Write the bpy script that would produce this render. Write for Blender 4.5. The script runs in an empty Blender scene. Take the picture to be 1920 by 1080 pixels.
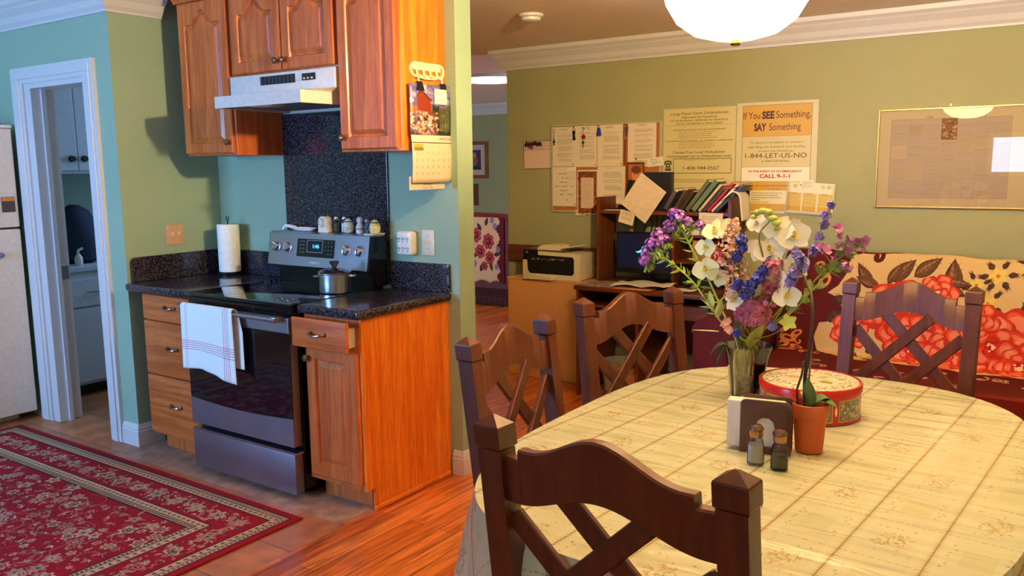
import bpy, bmesh, math, random
import numpy as np
from mathutils import Vector, Matrix
PI = math.pi
S = bpy.context.scene
COL = S.collection
random.seed(7)

# ------------------------------------------------------------------ camera
def make_camera():
    cx, cy, cz = 3.6551, -3.1345, 1.5153
    yaw, pitch, roll, f = 0.6016, 0.1445, -0.0114, 1567.0
    fw = Vector((-math.sin(yaw)*math.cos(pitch), math.cos(yaw)*math.cos(pitch), -math.sin(pitch)))
    rt = Vector((math.cos(yaw), math.sin(yaw), 0)); up = rt.cross(fw)
    r2 = rt*math.cos(roll) + up*math.sin(roll); u2 = -rt*math.sin(roll) + up*math.cos(roll)
    cd = bpy.data.cameras.new('camera'); co = bpy.data.objects.new('camera', cd); COL.objects.link(co)
    m = Matrix((r2, u2, -fw)).transposed().to_4x4(); m.translation = (cx, cy, cz)
    co.matrix_world = m
    cd.sensor_width = 36; cd.lens = f/1920*36; cd.clip_start = .05
    S.camera = co
make_camera()
# ------------------------------------------------------------------ light
S.view_settings.view_transform = 'Standard'; S.view_settings.look = 'None'
S.view_settings.gamma = 1; S.view_settings.exposure = 1.1; S.view_settings.use_curve_mapping = False
w = bpy.data.worlds.new('world'); S.world = w; w.use_nodes = True
w.node_tree.nodes['Background'].inputs[0].default_value = (.55, .75, 1, 1)
w.node_tree.nodes['Background'].inputs[1].default_value = 3.0
def area(name, loc, rot, sx, sy, power, col):
    d = bpy.data.lights.new(name, 'AREA'); d.shape = 'RECTANGLE'; d.size = sx; d.size_y = sy
    d.energy = power; d.color = col
    o = bpy.data.objects.new(name, d); COL.objects.link(o); o.location = loc; o.rotation_euler = rot
    return o
SKYC = (.17, .44, 1.0)
# daylight coming in through the two windows of the wall behind the camera
area('daylight', (-.6, -4.72, 1.55), (PI/2, 0, 0), 1.9, 1.1, 112, SKYC)
area('daylight', (3.3, -4.72, 1.59), (PI/2, 0, 0), 1.3, .5, 3, (.5, .72, 1.0))
area('daylight', (-1.5, 1.25, 1.7), (-PI/2, 0, 0), .8, .7, 9, (.35, .55, 1.0))  # added cool fill lamp that brightens the laundry room; no window there
LAMP = (2.78, -.7, 1.955)
WARM = (1.0, .74, .37)
LAMP_E = 4.6
BULB_E = 1600

# ------------------------------------------------------------------ materials
def lin(c):
    return tuple((v/255/12.92) if v/255 <= .04045 else ((v/255+.055)/1.055)**2.4 for v in c[:3])
def newmat(name):
    m = bpy.data.materials.new(name); m.use_nodes = True
    return m, m.node_tree.nodes, m.node_tree.links, m.node_tree.nodes['Principled BSDF']
def P(name, c, rough=.5, metal=0, coat=0, emit=None, es=0, var=.06, vs=40, bump=0, bs=60, spec=.5):
    """plain material with slight procedural variation of colour and optional bump"""
    m, n, l, b = newmat(name)
    c = lin(c)
    b.inputs['Roughness'].default_value = rough; b.inputs['Metallic'].default_value = metal
    b.inputs['Coat Weight'].default_value = coat; b.inputs['Coat Roughness'].default_value = .08
    b.inputs['Specular IOR Level'].default_value = spec
    tc = n.new('ShaderNodeTexCoord'); nz = n.new('ShaderNodeTexNoise'); nz.inputs['Scale'].default_value = vs
    l.new(tc.outputs['Object'], nz.inputs['Vector'])
    r = n.new('ShaderNodeValToRGB'); l.new(nz.outputs['Fac'], r.inputs['Fac'])
    r.color_ramp.elements[0].position = .3; r.color_ramp.elements[1].position = .7
    r.color_ramp.elements[0].color = (*[v*(1-var) for v in c], 1); r.color_ramp.elements[1].color = (*[min(1, v*(1+var)) for v in c], 1)
    l.new(r.outputs['Color'], b.inputs['Base Color'])
    if bump:
        n2 = n.new('ShaderNodeTexNoise'); n2.inputs['Scale'].default_value = bs; n2.inputs['Detail'].default_value = 3
        l.new(tc.outputs['Object'], n2.inputs['Vector'])
        bp = n.new('ShaderNodeBump'); bp.inputs['Strength'].default_value = bump; bp.inputs['Distance'].default_value = .01
        l.new(n2.outputs['Fac'], bp.inputs['Height']); l.new(bp.outputs['Normal'], b.inputs['Normal'])
    if emit:
        b.inputs['Emission Color'].default_value = (*emit, 1); b.inputs['Emission Strength'].default_value = es
    return m
def WOOD(name, c1, c2, rough=.35, axis='z', sc=1.0, coat=.1, bump=.05, gr=.5):
    m, n, l, b = newmat(name)
    tc = n.new('ShaderNodeTexCoord'); mp = n.new('ShaderNodeMapping')
    k = {'z': (22, 22, 1.3), 'x': (1.3, 22, 22), 'y': (22, 1.3, 22)}[axis]
    mp.inputs['Scale'].default_value = [v*sc for v in k]
    l.new(tc.outputs['Object'], mp.inputs['Vector'])
    nz = n.new('ShaderNodeTexNoise'); nz.inputs['Scale'].default_value = 1.6; nz.inputs['Detail'].default_value = 5; nz.inputs['Distortion'].default_value = .5
    l.new(mp.outputs[0], nz.inputs['Vector'])
    mp2 = n.new('ShaderNodeMapping'); mp2.inputs['Scale'].default_value = [v*sc*5 for v in k]; l.new(tc.outputs['Object'], mp2.inputs['Vector'])
    nf = n.new('ShaderNodeTexNoise'); nf.inputs['Scale'].default_value = 2; nf.inputs['Detail'].default_value = 2; l.new(mp2.outputs[0], nf.inputs['Vector'])
    r = n.new('ShaderNodeValToRGB'); e = r.color_ramp.elements
    e[0].position = .38; e[0].color = (*lin(c2), 1); e[1].position = .62; e[1].color = (*lin(c1), 1)
    l.new(nz.outputs['Fac'], r.inputs['Fac'])
    mx = n.new('ShaderNodeMix'); mx.data_type = 'RGBA'; mx.blend_type = 'MULTIPLY'; mx.inputs[0].default_value = gr
    r2 = n.new('ShaderNodeValToRGB'); r2.color_ramp.elements[0].position = .35; r2.color_ramp.elements[0].color = (.55, .5, .45, 1); r2.color_ramp.elements[1].position = .55
    l.new(nf.outputs['Fac'], r2.inputs['Fac']); l.new(r.outputs['Color'], mx.inputs[6]); l.new(r2.outputs['Color'], mx.inputs[7])
    l.new(mx.outputs[2], b.inputs['Base Color'])
    b.inputs['Roughness'].default_value = rough; b.inputs['Coat Weight'].default_value = coat; b.inputs['Coat Roughness'].default_value = .15
    bp = n.new('ShaderNodeBump'); bp.inputs['Strength'].default_value = bump; bp.inputs['Distance'].default_value = .004
    l.new(nf.outputs['Fac'], bp.inputs['Height']); l.new(bp.outputs['Normal'], b.inputs['Normal'])
    return m
def GRANITE(name, dark, spec_, rough=.12):
    m, n, l, b = newmat(name)
    tc = n.new('ShaderNodeTexCoord')
    v = n.new('ShaderNodeTexNoise'); v.inputs['Scale'].default_value = 190; v.inputs['Detail'].default_value = 3; l.new(tc.outputs['Object'], v.inputs['Vector'])
    v2 = n.new('ShaderNodeTexNoise'); v2.inputs['Scale'].default_value = 14; l.new(tc.outputs['Object'], v2.inputs['Vector'])
    r = n.new('ShaderNodeValToRGB'); e = r.color_ramp.elements
    e[0].position = .50; e[0].color = (*lin(dark), 1); e[1].position = .66; e[1].color = (*lin(spec_), 1)
    e2 = e.new(.40); e2.color = (*[q*.5 for q in lin(dark)], 1)
    l.new(v.outputs['Fac'], r.inputs['Fac'])
    mx = n.new('ShaderNodeMix'); mx.data_type = 'RGBA'; mx.blend_type = 'MULTIPLY'; mx.inputs[0].default_value = .4
    l.new(r.outputs['Color'], mx.inputs[6]); l.new(v2.outputs['Fac'], mx.inputs[7]); l.new(mx.outputs[2], b.inputs['Base Color'])
    b.inputs['Roughness'].default_value = rough
    return m
def GLASS(name, tint=(1, 1, 1), rough=.02, k=1.0, base=.05):
    """thin clear glass: transparency with Fresnel reflection"""
    m = bpy.data.materials.new(name); m.use_nodes = True; n = m.node_tree.nodes; l = m.node_tree.links; n.clear()
    out = n.new('ShaderNodeOutputMaterial'); tr = n.new('ShaderNodeBsdfTransparent'); tr.inputs[0].default_value = (*tint, 1)
    gl = n.new('ShaderNodeBsdfGlossy'); gl.inputs['Roughness'].default_value = rough
    fr = n.new('ShaderNodeFresnel'); fr.inputs[0].default_value = 1.5
    ma = n.new('ShaderNodeMath'); ma.operation = 'MULTIPLY_ADD'; ma.inputs[1].default_value = k; ma.inputs[2].default_value = base-.04
    mx = n.new('ShaderNodeMixShader')
    l.new(fr.outputs[0], ma.inputs[0]); l.new(ma.outputs[0], mx.inputs[0]); l.new(tr.outputs[0], mx.inputs[1]); l.new(gl.outputs[0], mx.inputs[2]); l.new(mx.outputs[0], out.inputs[0])
    return m
def EMIT(name, c, s):
    m, n, l, b = newmat(name)
    b.inputs['Base Color'].default_value = (*c, 1); b.inputs['Emission Color'].default_value = (*c, 1); b.inputs['Emission Strength'].default_value = s
    return m

# ------------------------------------------------------------------ painted pattern canvases (computed here, nothing loaded)
class Cv:
    def __init__(s, W, H, ppu, bg, x0=0, y0=0):
        s.W, s.H, s.k, s.x0, s.y0 = W, H, ppu, x0, y0
        s.w, s.h = int(W*ppu), int(H*ppu)
        s.a = np.empty((s.h, s.w, 3), np.float32); s.a[:] = np.array(bg)/255.
    def _box(s, xa, xb, ya, yb):
        i0 = max(0, int((xa-s.x0)*s.k)-1); i1 = min(s.w, int((xb-s.x0)*s.k)+2); j0 = max(0, int((ya-s.y0)*s.k)-1); j1 = min(s.h, int((yb-s.y0)*s.k)+2)
        if i1 <= i0 or j1 <= j0: return None
        Y, X = np.mgrid[j0:j1, i0:i1]
        return i0, i1, j0, j1, (X+.5)/s.k+s.x0, (Y+.5)/s.k+s.y0
    def _put(s, b, mask, c, al):
        i0, i1, j0, j1 = b[:4]
        mm = (np.clip(mask, 0, 1)*al)[..., None]
        s.a[j0:j1, i0:i1] = s.a[j0:j1, i0:i1]*(1-mm) + (np.array(c, np.float32)/255.)*mm
    def rect(s, xa, ya, xb, yb, c, al=1):
        b = s._box(xa, xb, ya, yb)
        if b: s._put(b, ((b[4] >= xa) & (b[4] <= xb) & (b[5] >= ya) & (b[5] <= yb)).astype(float), c, al)
    def ell(s, cx, cy, rx, ry, c, rot=0, al=1, n=0, amp=0, ph=0):
        R = max(rx, ry)*(1+amp); b = s._box(cx-R, cx+R, cy-R, cy+R)
        if not b: return
        X, Y = b[4]-cx, b[5]-cy; cr, sr = math.cos(rot), math.sin(rot)
        U, V = (X*cr+Y*sr)/rx, (-X*sr+Y*cr)/ry
        d = np.sqrt(U*U+V*V)
        lim = 1+amp*np.cos(n*np.arctan2(V, U)+ph) if n else 1
        s._put(b, (lim-d)*min(rx, ry)*s.k+.5, c, al)
    def poly(s, pts, c, al=1):
        p = np.array(pts, float); b = s._box(p[:, 0].min(), p[:, 0].max(), p[:, 1].min(), p[:, 1].max())
        if not b: return
        X, Y = b[4], b[5]; ins = np.zeros(X.shape, bool)
        for i in range(len(p)):
            x1, y1 = p[i]; x2, y2 = p[(i+1) % len(p)]
            if y1 == y2: continue
            cnd = ((y1 > Y) != (y2 > Y)) & (X < (x2-x1)*(Y-y1)/(y2-y1)+x1); ins ^= cnd
        s._put(b, ins.astype(float), c, al)
    def line(s, pts, w_, c, al=1):
        for (x1, y1), (x2, y2) in zip(pts[:-1], pts[1:]):
            b = s._box(min(x1, x2)-w_, max(x1, x2)+w_, min(y1, y2)-w_, max(y1, y2)+w_)
            if not b: continue
            dx, dy = x2-x1, y2-y1; L = dx*dx+dy*dy+1e-12
            t = np.clip(((b[4]-x1)*dx+(b[5]-y1)*dy)/L, 0, 1)
            d = np.hypot(b[4]-x1-t*dx, b[5]-y1-t*dy)
            s._put(b, (w_/2-d)*s.k+.5, c, al)
    def spiral(s, cx, cy, r, turns, a0, w_, c, dirn=1):
        pts = [(cx+r*(1-t/24)*math.cos(a0+dirn*t/24*turns*2*PI), cy+r*(1-t/24)*math.sin(a0+dirn*t/24*turns*2*PI)) for t in range(23)]
        s.line(pts, w_, c)
    def leaf(s, x, y, L, wd, rot, c, vein=None):
        pts = []
        for i in range(13):
            t = i/12; q = wd*math.sin(PI*t**.8); pts.append((t*L, q))
        for i in range(12, -1, -1):
            t = i/12; q = -wd*math.sin(PI*t**.8)*.9; pts.append((t*L, q))
        cr, sr = math.cos(rot), math.sin(rot)
        s.poly([(x+a*cr-b*sr, y+a*sr+b*cr) for a, b in pts], c)
        if vein: s.line([(x+L*.05*cr, y+L*.05*sr), (x+L*.9*cr, y+L*.9*sr)], max(L*.025, 1.5/s.k), vein)
    def textlines(s, xa, xb, ya, yb, pitch, c, rnd, al=.7, hfrac=.45):
        y = yb
        while y-pitch > ya:
            x = xa
            end = xb-(rnd.random()*.35*(xb-xa) if rnd.random() < .4 else 0)
            if rnd.random() < .1: y -= pitch; continue
            while x < end:
                ww = (.6+rnd.random()*1.6)*pitch
                s.rect(x, y-pitch*hfrac, min(x+ww, end), y, c, al*(.6+.4*rnd.random())); x += ww+pitch*.35
            y -= pitch
    def mat(s, name, rough=.6, coat=0, bump=0, bs=60, spec=.4):
        im = bpy.data.images.new(name, s.w, s.h, alpha=False)
        px = np.ones((s.h, s.w, 4), np.float32); px[..., :3] = s.a
        im.pixels.foreach_set(px.ravel()); im.update()
        m, n, l, b = newmat(name)
        uv = n.new('ShaderNodeUVMap'); t = n.new('ShaderNodeTexImage'); t.image = im; t.extension = 'EXTEND'
        l.new(uv.outputs[0], t.inputs[0]); l.new(t.outputs[0], b.inputs['Base Color'])
        b.inputs['Roughness'].default_value = rough; b.inputs['Coat Weight'].default_value = coat; b.inputs['Specular IOR Level'].default_value = spec
        if bump:
            tc = n.new('ShaderNodeTexCoord'); n2 = n.new('ShaderNodeTexNoise'); n2.inputs['Scale'].default_value = bs; n2.inputs['Detail'].default_value = 2
            l.new(tc.outputs['Object'], n2.inputs['Vector']); bp = n.new('ShaderNodeBump'); bp.inputs['Strength'].default_value = bump; bp.inputs['Distance'].default_value = .01
            l.new(n2.outputs['Fac'], bp.inputs['Height']); l.new(bp.outputs['Normal'], b.inputs['Normal'])
        return m

# ------------------------------------------------------------------ mesh builder
OFF = {}
class B:
    def __init__(s): s.bm = bmesh.new(); s.uvs = None
    def box(s, x0, x1, y0, y1, z0, z1, bev=0, seg=2):
        r = bmesh.ops.create_cube(s.bm, size=1)['verts']
        for v in r: v.co = Vector(((x0+x1)/2+v.co.x*(x1-x0), (y0+y1)/2+v.co.y*(y1-y0), (z0+z1)/2+v.co.z*(z1-z0)))
        if bev:
            es = list({e for v in r for e in v.link_edges})
            bmesh.ops.bevel(s.bm, geom=es, offset=min(bev, .49*min(abs(x1-x0), abs(y1-y0), abs(z1-z0))), segments=seg, profile=.6, affect='EDGES')
        return s
    def mbox(s, M_, sx, sy, sz, bev=0, seg=1):
        r = bmesh.ops.create_cube(s.bm, size=1)['verts']
        for v in r: v.co = Vector((v.co.x*sx, v.co.y*sy, v.co.z*sz))
        out = r
        if bev:
            es = list({e for v in r for e in v.link_edges})
            g = bmesh.ops.bevel(s.bm, geom=es, offset=bev, segments=seg, profile=.6, affect='EDGES')
            out = list({v for f in g['faces'] for v in f.verts} | {v for v in r if v.is_valid})
        for v in out: v.co = M_ @ v.co
        return s
    def bar(s, a, b, w_, t, up=(0, 1, 0), bev=0):
        a, b = Vector(a), Vector(b); d = b-a; L = d.length; x = d/L; u = Vector(up); y = (u-x*u.dot(x)).normalized(); z = x.cross(y)
        M_ = Matrix((x, z, y)).transposed().to_4x4(); M_.translation = (a+b)/2
        return s.mbox(M_, L, w_, t, bev)
    def ringloop(s, pts): return [s.bm.verts.new(p) for p in pts]
    def skin(s, loops, close=False, cap=True):
        for A, C_ in zip(loops[:-1], loops[1:]):
            n = len(A)
            for i in range(n): s.bm.faces.new((A[i], A[(i+1) % n], C_[(i+1) % n], C_[i]))
        if cap:
            try: s.bm.faces.new(list(reversed(loops[0]))); s.bm.faces.new(loops[-1])
            except Exception: pass
        return s
    def lathe(s, prof, c=(0, 0, 0), n=24, cap=True, sx=1, sy=1, fn=None):
        c = Vector(c); loops = []
        for r, z in prof:
            lp = []
            for i in range(n):
                a = 2*PI*i/n; q = fn(a, z) if fn else 1
                lp.append(c+Vector((r*q*sx*math.cos(a), r*q*sy*math.sin(a), z)))
            loops.append(s.ringloop(lp))
        return s.skin(loops, cap=cap)
    def tube(s, pts, r, n=8, cap=True):
        pts = [Vector(p) for p in pts]; loops = []; last = Vector((0, 0, 1))
        for i, p in enumerate(pts):
            d = (pts[min(i+1, len(pts)-1)]-pts[max(i-1, 0)]).normalized()
            ref = last if abs(d.dot(last)) < .95 else (Vector((1, 0, 0)) if abs(d.x) < .9 else Vector((0, 1, 0)))
            u = (ref-d*ref.dot(d)).normalized(); v = d.cross(u)
            rr = r[i] if isinstance(r, (list, tuple)) else r
            loops.append(s.ringloop([p+(u*math.cos(2*PI*k/n)+v*math.sin(2*PI*k/n))*rr for k in range(n)]))
            last = u
        return s.skin(loops, cap=cap)
    def cyl(s, a, b, r, r2=None, n=20): return s.tube([a, b], [r, r if r2 is None else r2], n)
    def prism(s, pts, f, t0, t1):
        """2-D outline pts mapped by f(u,v,t) between depths t0 and t1"""
        A = s.ringloop([f(u, v, t0) for u, v in pts]); C_ = s.ringloop([f(u, v, t1) for u, v in pts])
        return s.skin([A, C_])
    def ball(s, c, r, n=12, sx=1, sy=1, sz=1):
        prof = [(r*math.sin(PI*i/8), -r*sz*math.cos(PI*i/8)) for i in range(1, 8)]
        return s.lathe(prof, c, n, sx=sx, sy=sy)
    def quad(s, *p): s.bm.faces.new([s.bm.verts.new(q) for q in p]); return s
    def grid(s, fn, nu, nv):
        """fn(i/nu, j/nv) -> (point, (u, v))"""
        V = []; U = {}
        for j in range(nv+1):
            row = []
            for i in range(nu+1):
                p, uv = fn(i/nu, j/nv); v = s.bm.verts.new(p); U[v] = uv; row.append(v)
            V.append(row)
        L = s.bm.loops.layers.uv.verify()
        for j in range(nv):
            for i in range(nu):
                f = s.bm.faces.new((V[j][i], V[j][i+1], V[j+1][i+1], V[j+1][i]))
                for lp in f.loops: lp[L].uv = U[lp.vert]
        return s
    def puv(s, o, r, u, W, H):
        """planar uv"""
        L = s.bm.loops.layers.uv.verify(); o, r, u = Vector(o), Vector(r), Vector(u)
        for f in s.bm.faces:
            for lp in f.loops:
                d = lp.vert.co-o; lp[L].uv = (d.dot(r)/W, d.dot(u)/H)
        return s
    def xf(s, M_):
        bmesh.ops.transform(s.bm, matrix=M_, verts=s.bm.verts); return s
    def obj(s, name, m, parent=None, smooth=False, solid=0, angle=35, keepn=False, org=None):
        off = OFF.get(parent.name, Vector()) if parent else (Vector(org) if org else Vector())
        if off.length: bmesh.ops.translate(s.bm, vec=-off, verts=s.bm.verts)
        if not keepn: bmesh.ops.recalc_face_normals(s.bm, faces=s.bm.faces)
        me = bpy.data.meshes.new(name); s.bm.to_mesh(me); s.bm.free(); me.materials.append(m)
        if smooth: me.shade_smooth(); me.set_sharp_from_angle(angle=math.radians(angle))
        o = bpy.data.objects.new(name, me); COL.objects.link(o)
        if parent: o.parent = parent
        elif org: o.location = org
        OFF[o.name] = off
        if solid:
            md = o.modifiers.new('thickness', 'SOLIDIFY'); md.thickness = solid; md.offset = 0
        return o
def tag(o, label, cat, group=None):
    o['label'] = label; o['category'] = cat
    if group: o['group'] = group
    return o
def thing(name, label, cat, loc=(0, 0, 0), group=None, rz=0):
    o = bpy.data.objects.new(name, None); COL.objects.link(o); o.location = loc; o.rotation_euler = (0, 0, rz); o.empty_display_size = .05
    OFF[o.name] = Vector(loc); return tag(o, label, cat, group)
def struct(o, name=None): o['kind'] = 'structure'; return o
def dup(root, loc, rz, label, group=None):
    def cp(o, par):
        c = o.copy(); COL.objects.link(c)
        for k in [k for k in c.keys() if k == 'label' and par is not None and False]: del c[k]
        if par: c.parent = par
        for ch in o.children: cp(ch, c)
        return c
    r = cp(root, None); r.location = loc; r.rotation_euler = (0, 0, rz); r['label'] = label
    if group: r['group'] = group
    return r
def text(body, W=None, H=None, o=(0, 0, 0), r=(1, 0, 0), u=(0, 0, 1), m=None, parent=None, name='lettering', align='C', bold=0, th=.0004):
    """real lettering; o = centre (or left) of the baseline; W, H fit the block"""
    c = bpy.data.curves.new('t', 'FONT'); c.body = body; c.size = 1; c.offset = bold; c.resolution_u = 3
    t = bpy.data.objects.new('t', c); COL.objects.link(t)
    dg = bpy.context.evaluated_depsgraph_get(); me = bpy.data.meshes.new_from_object(t.evaluated_get(dg))
    bpy.data.objects.remove(t); bpy.data.curves.remove(c)
    bm = bmesh.new(); bm.from_mesh(me); bpy.data.meshes.remove(me)
    xs = [v.co.x for v in bm.verts]; x0, x1 = min(xs), max(xs)
    sy = H/.72; sx = (W/(x1-x0)) if W else sy
    o, r, u = Vector(o), Vector(r), Vector(u); nrm = r.cross(u)
    off = OFF.get(parent.name, Vector()) if parent else Vector()
    for v in bm.verts:
        q = (v.co.x-x0)*sx - ((x1-x0)*sx/2 if align == 'C' else 0)
        v.co = o+r*q+u*(v.co.y*sy)+nrm*.0003-off
    me = bpy.data.meshes.new(name); bm.to_mesh(me); bm.free(); me.materials.append(m)
    ob = bpy.data.objects.new(name, me); COL.objects.link(ob)
    if parent: ob.parent = parent
    OFF[ob.name] = off
    return ob

# ------------------------------------------------------------------ shared materials
def wallmat():
    return P('wall_paint', (150, 172, 146), .75, var=.03, vs=3, bump=.25, bs=90, spec=.3)
M_WALL = wallmat()
M_WALLD = P('warm_lit_wall_paint', (160, 156, 112), .75, var=.03, vs=3, bump=.25, bs=90, spec=.3)  # sage wall paint shifted olive to carry the warm lamp tint
M_WHITE = P('white_trim_paint', (208, 202, 200), .4, var=.02)
M_CEIL = P('ceiling_paint', (226, 222, 214), .85, var=.02, bump=.1)
M_CEILW = P('lamp_tinted_ceiling_paint', (244, 228, 212), .85, var=.02, bump=.1)  # white ceiling with warm lamplight put into its colour
M_OAK = WOOD('honey_oak', (216, 114, 52), (188, 88, 34), .38, 'z')
M_OAKX = WOOD('honey_oak_across', (216, 114, 52), (188, 88, 34), .38, 'x')
M_OAKP = WOOD('lamp_lit_oak_side', (240, 134, 36), (220, 104, 16), .45, 'z', sc=.8)  # same oak, brighter orange to carry the lamplight on right-facing sides
M_GRAN = GRANITE('dark_granite', (36, 30, 38), (112, 100, 112))
M_STEEL = P('brushed_steel', (178, 176, 186), .32, 1, var=.05, vs=8)
M_STEELD = P('dark_brushed_steel', (158, 150, 162), .42, 1, var=.05, vs=8)
M_CHROME = P('chrome', (205, 205, 205), .12, 1)
M_BLACK = P('black_enamel', (10, 10, 16), .12, var=.2)
M_BLKGL = P('black_glass', (7, 8, 16), .04, coat=.5, var=.2)
M_BLKPL = P('black_plastic', (18, 16, 18), .4, var=.2)
M_PAPER = P('white_paper', (228, 220, 205), .7, var=.03, vs=12)
M_WPL = P('white_plastic', (222, 214, 196), .35)
M_ALM = P('almond_plastic', (226, 200, 160), .35)
M_MAH = WOOD('mahogany_chair', (92, 42, 20), (76, 32, 15), .42, 'z', sc=1.2, coat=.08, gr=.15)
M_DESK = WOOD('cherry_laminate', (112, 56, 28), (92, 42, 20), .4, 'x')
M_DESKZ = WOOD('cherry_laminate_upright', (116, 58, 28), (94, 42, 20), .4, 'z')
M_INK = P('black_ink', (40, 32, 26), .7)
M_INKG = P('grey_ink', (96, 84, 64), .7)
M_RED = P('red_ink', (190, 30, 26), .7)
M_BRASS = P('antique_brass_knob', (150, 122, 92), .3, 1)
M_GOLD = P('thin_gold_frame', (190, 150, 90), .3, 1)
M_CLEAR = GLASS('clear_glass', (.97, .98, .97))
M_PANE = GLASS('picture_glass', (.98, .98, .98), .0, 1.2, .06)

# ================================================================== SETTING
def floor():
    m, n, l, b = newmat('oak_strip_floor')
    tc = n.new('ShaderNodeTexCoord'); mp = n.new('ShaderNodeMapping'); mp.inputs['Rotation'].default_value = (0, 0, PI/2); l.new(tc.outputs['Object'], mp.inputs['Vector'])
    bk = n.new('ShaderNodeTexBrick'); bk.inputs['Scale'].default_value = 1; bk.inputs['Brick Width'].default_value = 1.1; bk.inputs['Row Height'].default_value = .083; bk.inputs['Mortar Size'].default_value = .0014; bk.inputs['Bias'].default_value = 0
    bk.inputs['Color1'].default_value = (*lin((228, 128, 56)), 1); bk.inputs['Color2'].default_value = (*lin((184, 84, 32)), 1); bk.inputs['Mortar'].default_value = (*lin((70, 30, 14)), 1)
    l.new(mp.outputs[0], bk.inputs['Vector'])
    mp2 = n.new('ShaderNodeMapping'); mp2.inputs['Scale'].default_value = (26, 1.8, 1); l.new(tc.outputs['Object'], mp2.inputs['Vector'])
    nz = n.new('ShaderNodeTexNoise'); nz.inputs['Scale'].default_value = 1.5; nz.inputs['Detail'].default_value = 6; nz.inputs['Distortion'].default_value = 1.2; l.new(mp2.outputs[0], nz.inputs['Vector'])
    r = n.new('ShaderNodeValToRGB'); r.color_ramp.elements[0].position = .36; r.color_ramp.elements[0].color = (.42, .34, .28, 1); r.color_ramp.elements[1].position = .6; r.color_ramp.elements[1].color = (1.25, 1.2, 1.05, 1)
    l.new(nz.outputs['Fac'], r.inputs['Fac'])
    mx = n.new('ShaderNodeMix'); mx.data_type = 'RGBA'; mx.blend_type = 'MULTIPLY'; mx.inputs[0].default_value = .8
    l.new(bk.outputs['Color'], mx.inputs[6]); l.new(r.outputs['Color'], mx.inputs[7]); l.new(mx.outputs[2], b.inputs['Base Color'])
    b.inputs['Roughness'].default_value = .28; b.inputs['Coat Weight'].default_value = .25; b.inputs['Coat Roughness'].default_value = .12
    struct(B().box(1.13, 5.2, -4.9, .1, -.1, 0).box(-4.6, 5.2, .1, 6.4, -.1, 0).obj('floor', m))
    m, n, l, b = newmat('brown_floor_tile')
    tc = n.new('ShaderNodeTexCoord'); mp = n.new('ShaderNodeMapping'); mp.inputs['Location'].default_value = (.02, .14, 0); l.new(tc.outputs['Object'], mp.inputs['Vector'])
    bk = n.new('ShaderNodeTexBrick'); bk.offset = 0; bk.inputs['Scale'].default_value = 1; bk.inputs['Brick Width'].default_value = .3; bk.inputs['Row Height'].default_value = .3; bk.inputs['Mortar Size'].default_value = .003
    bk.inputs['Color1'].default_value = (*lin((196, 122, 76)), 1); bk.inputs['Color2'].default_value = (*lin((172, 106, 68)), 1); bk.inputs['Mortar'].default_value = (*lin((112, 82, 62)), 1)
    l.new(mp.outputs[0], bk.inputs['Vector'])
    nz = n.new('ShaderNodeTexNoise'); nz.inputs['Scale'].default_value = 9; nz.inputs['Detail'].default_value = 6; l.new(tc.outputs['Object'], nz.inputs['Vector'])
    r = n.new('ShaderNodeValToRGB'); r.color_ramp.elements[0].position = .3; r.color_ramp.elements[0].color = (.5, .46, .46, 1); r.color_ramp.elements[1].position = .66; r.color_ramp.elements[1].color = (1.1, 1.05, 1, 1)
    l.new(nz.outputs['Fac'], r.inputs['Fac'])
    mx = n.new('ShaderNodeMix'); mx.data_type = 'RGBA'; mx.blend_type = 'MULTIPLY'; mx.inputs[0].default_value = .8
    l.new(bk.outputs['Color'], mx.inputs[6]); l.new(r.outputs['Color'], mx.inputs[7]); l.new(mx.outputs[2], b.inputs['Base Color'])
    b.inputs['Roughness'].default_value = .4
    struct(B().box(-2.6, 1.13, -4.9, .1, -.1, 0).obj('floor', m))
    # greyer stone-look strip of tile in front of the cabinets
    ms = P('grey_stone_tile', (158, 120, 100), .45, var=.35, vs=14)
    struct(B().box(-.56, 1.1, -.745, -.3, 0, .0012).obj('floor', ms))
floor()

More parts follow.
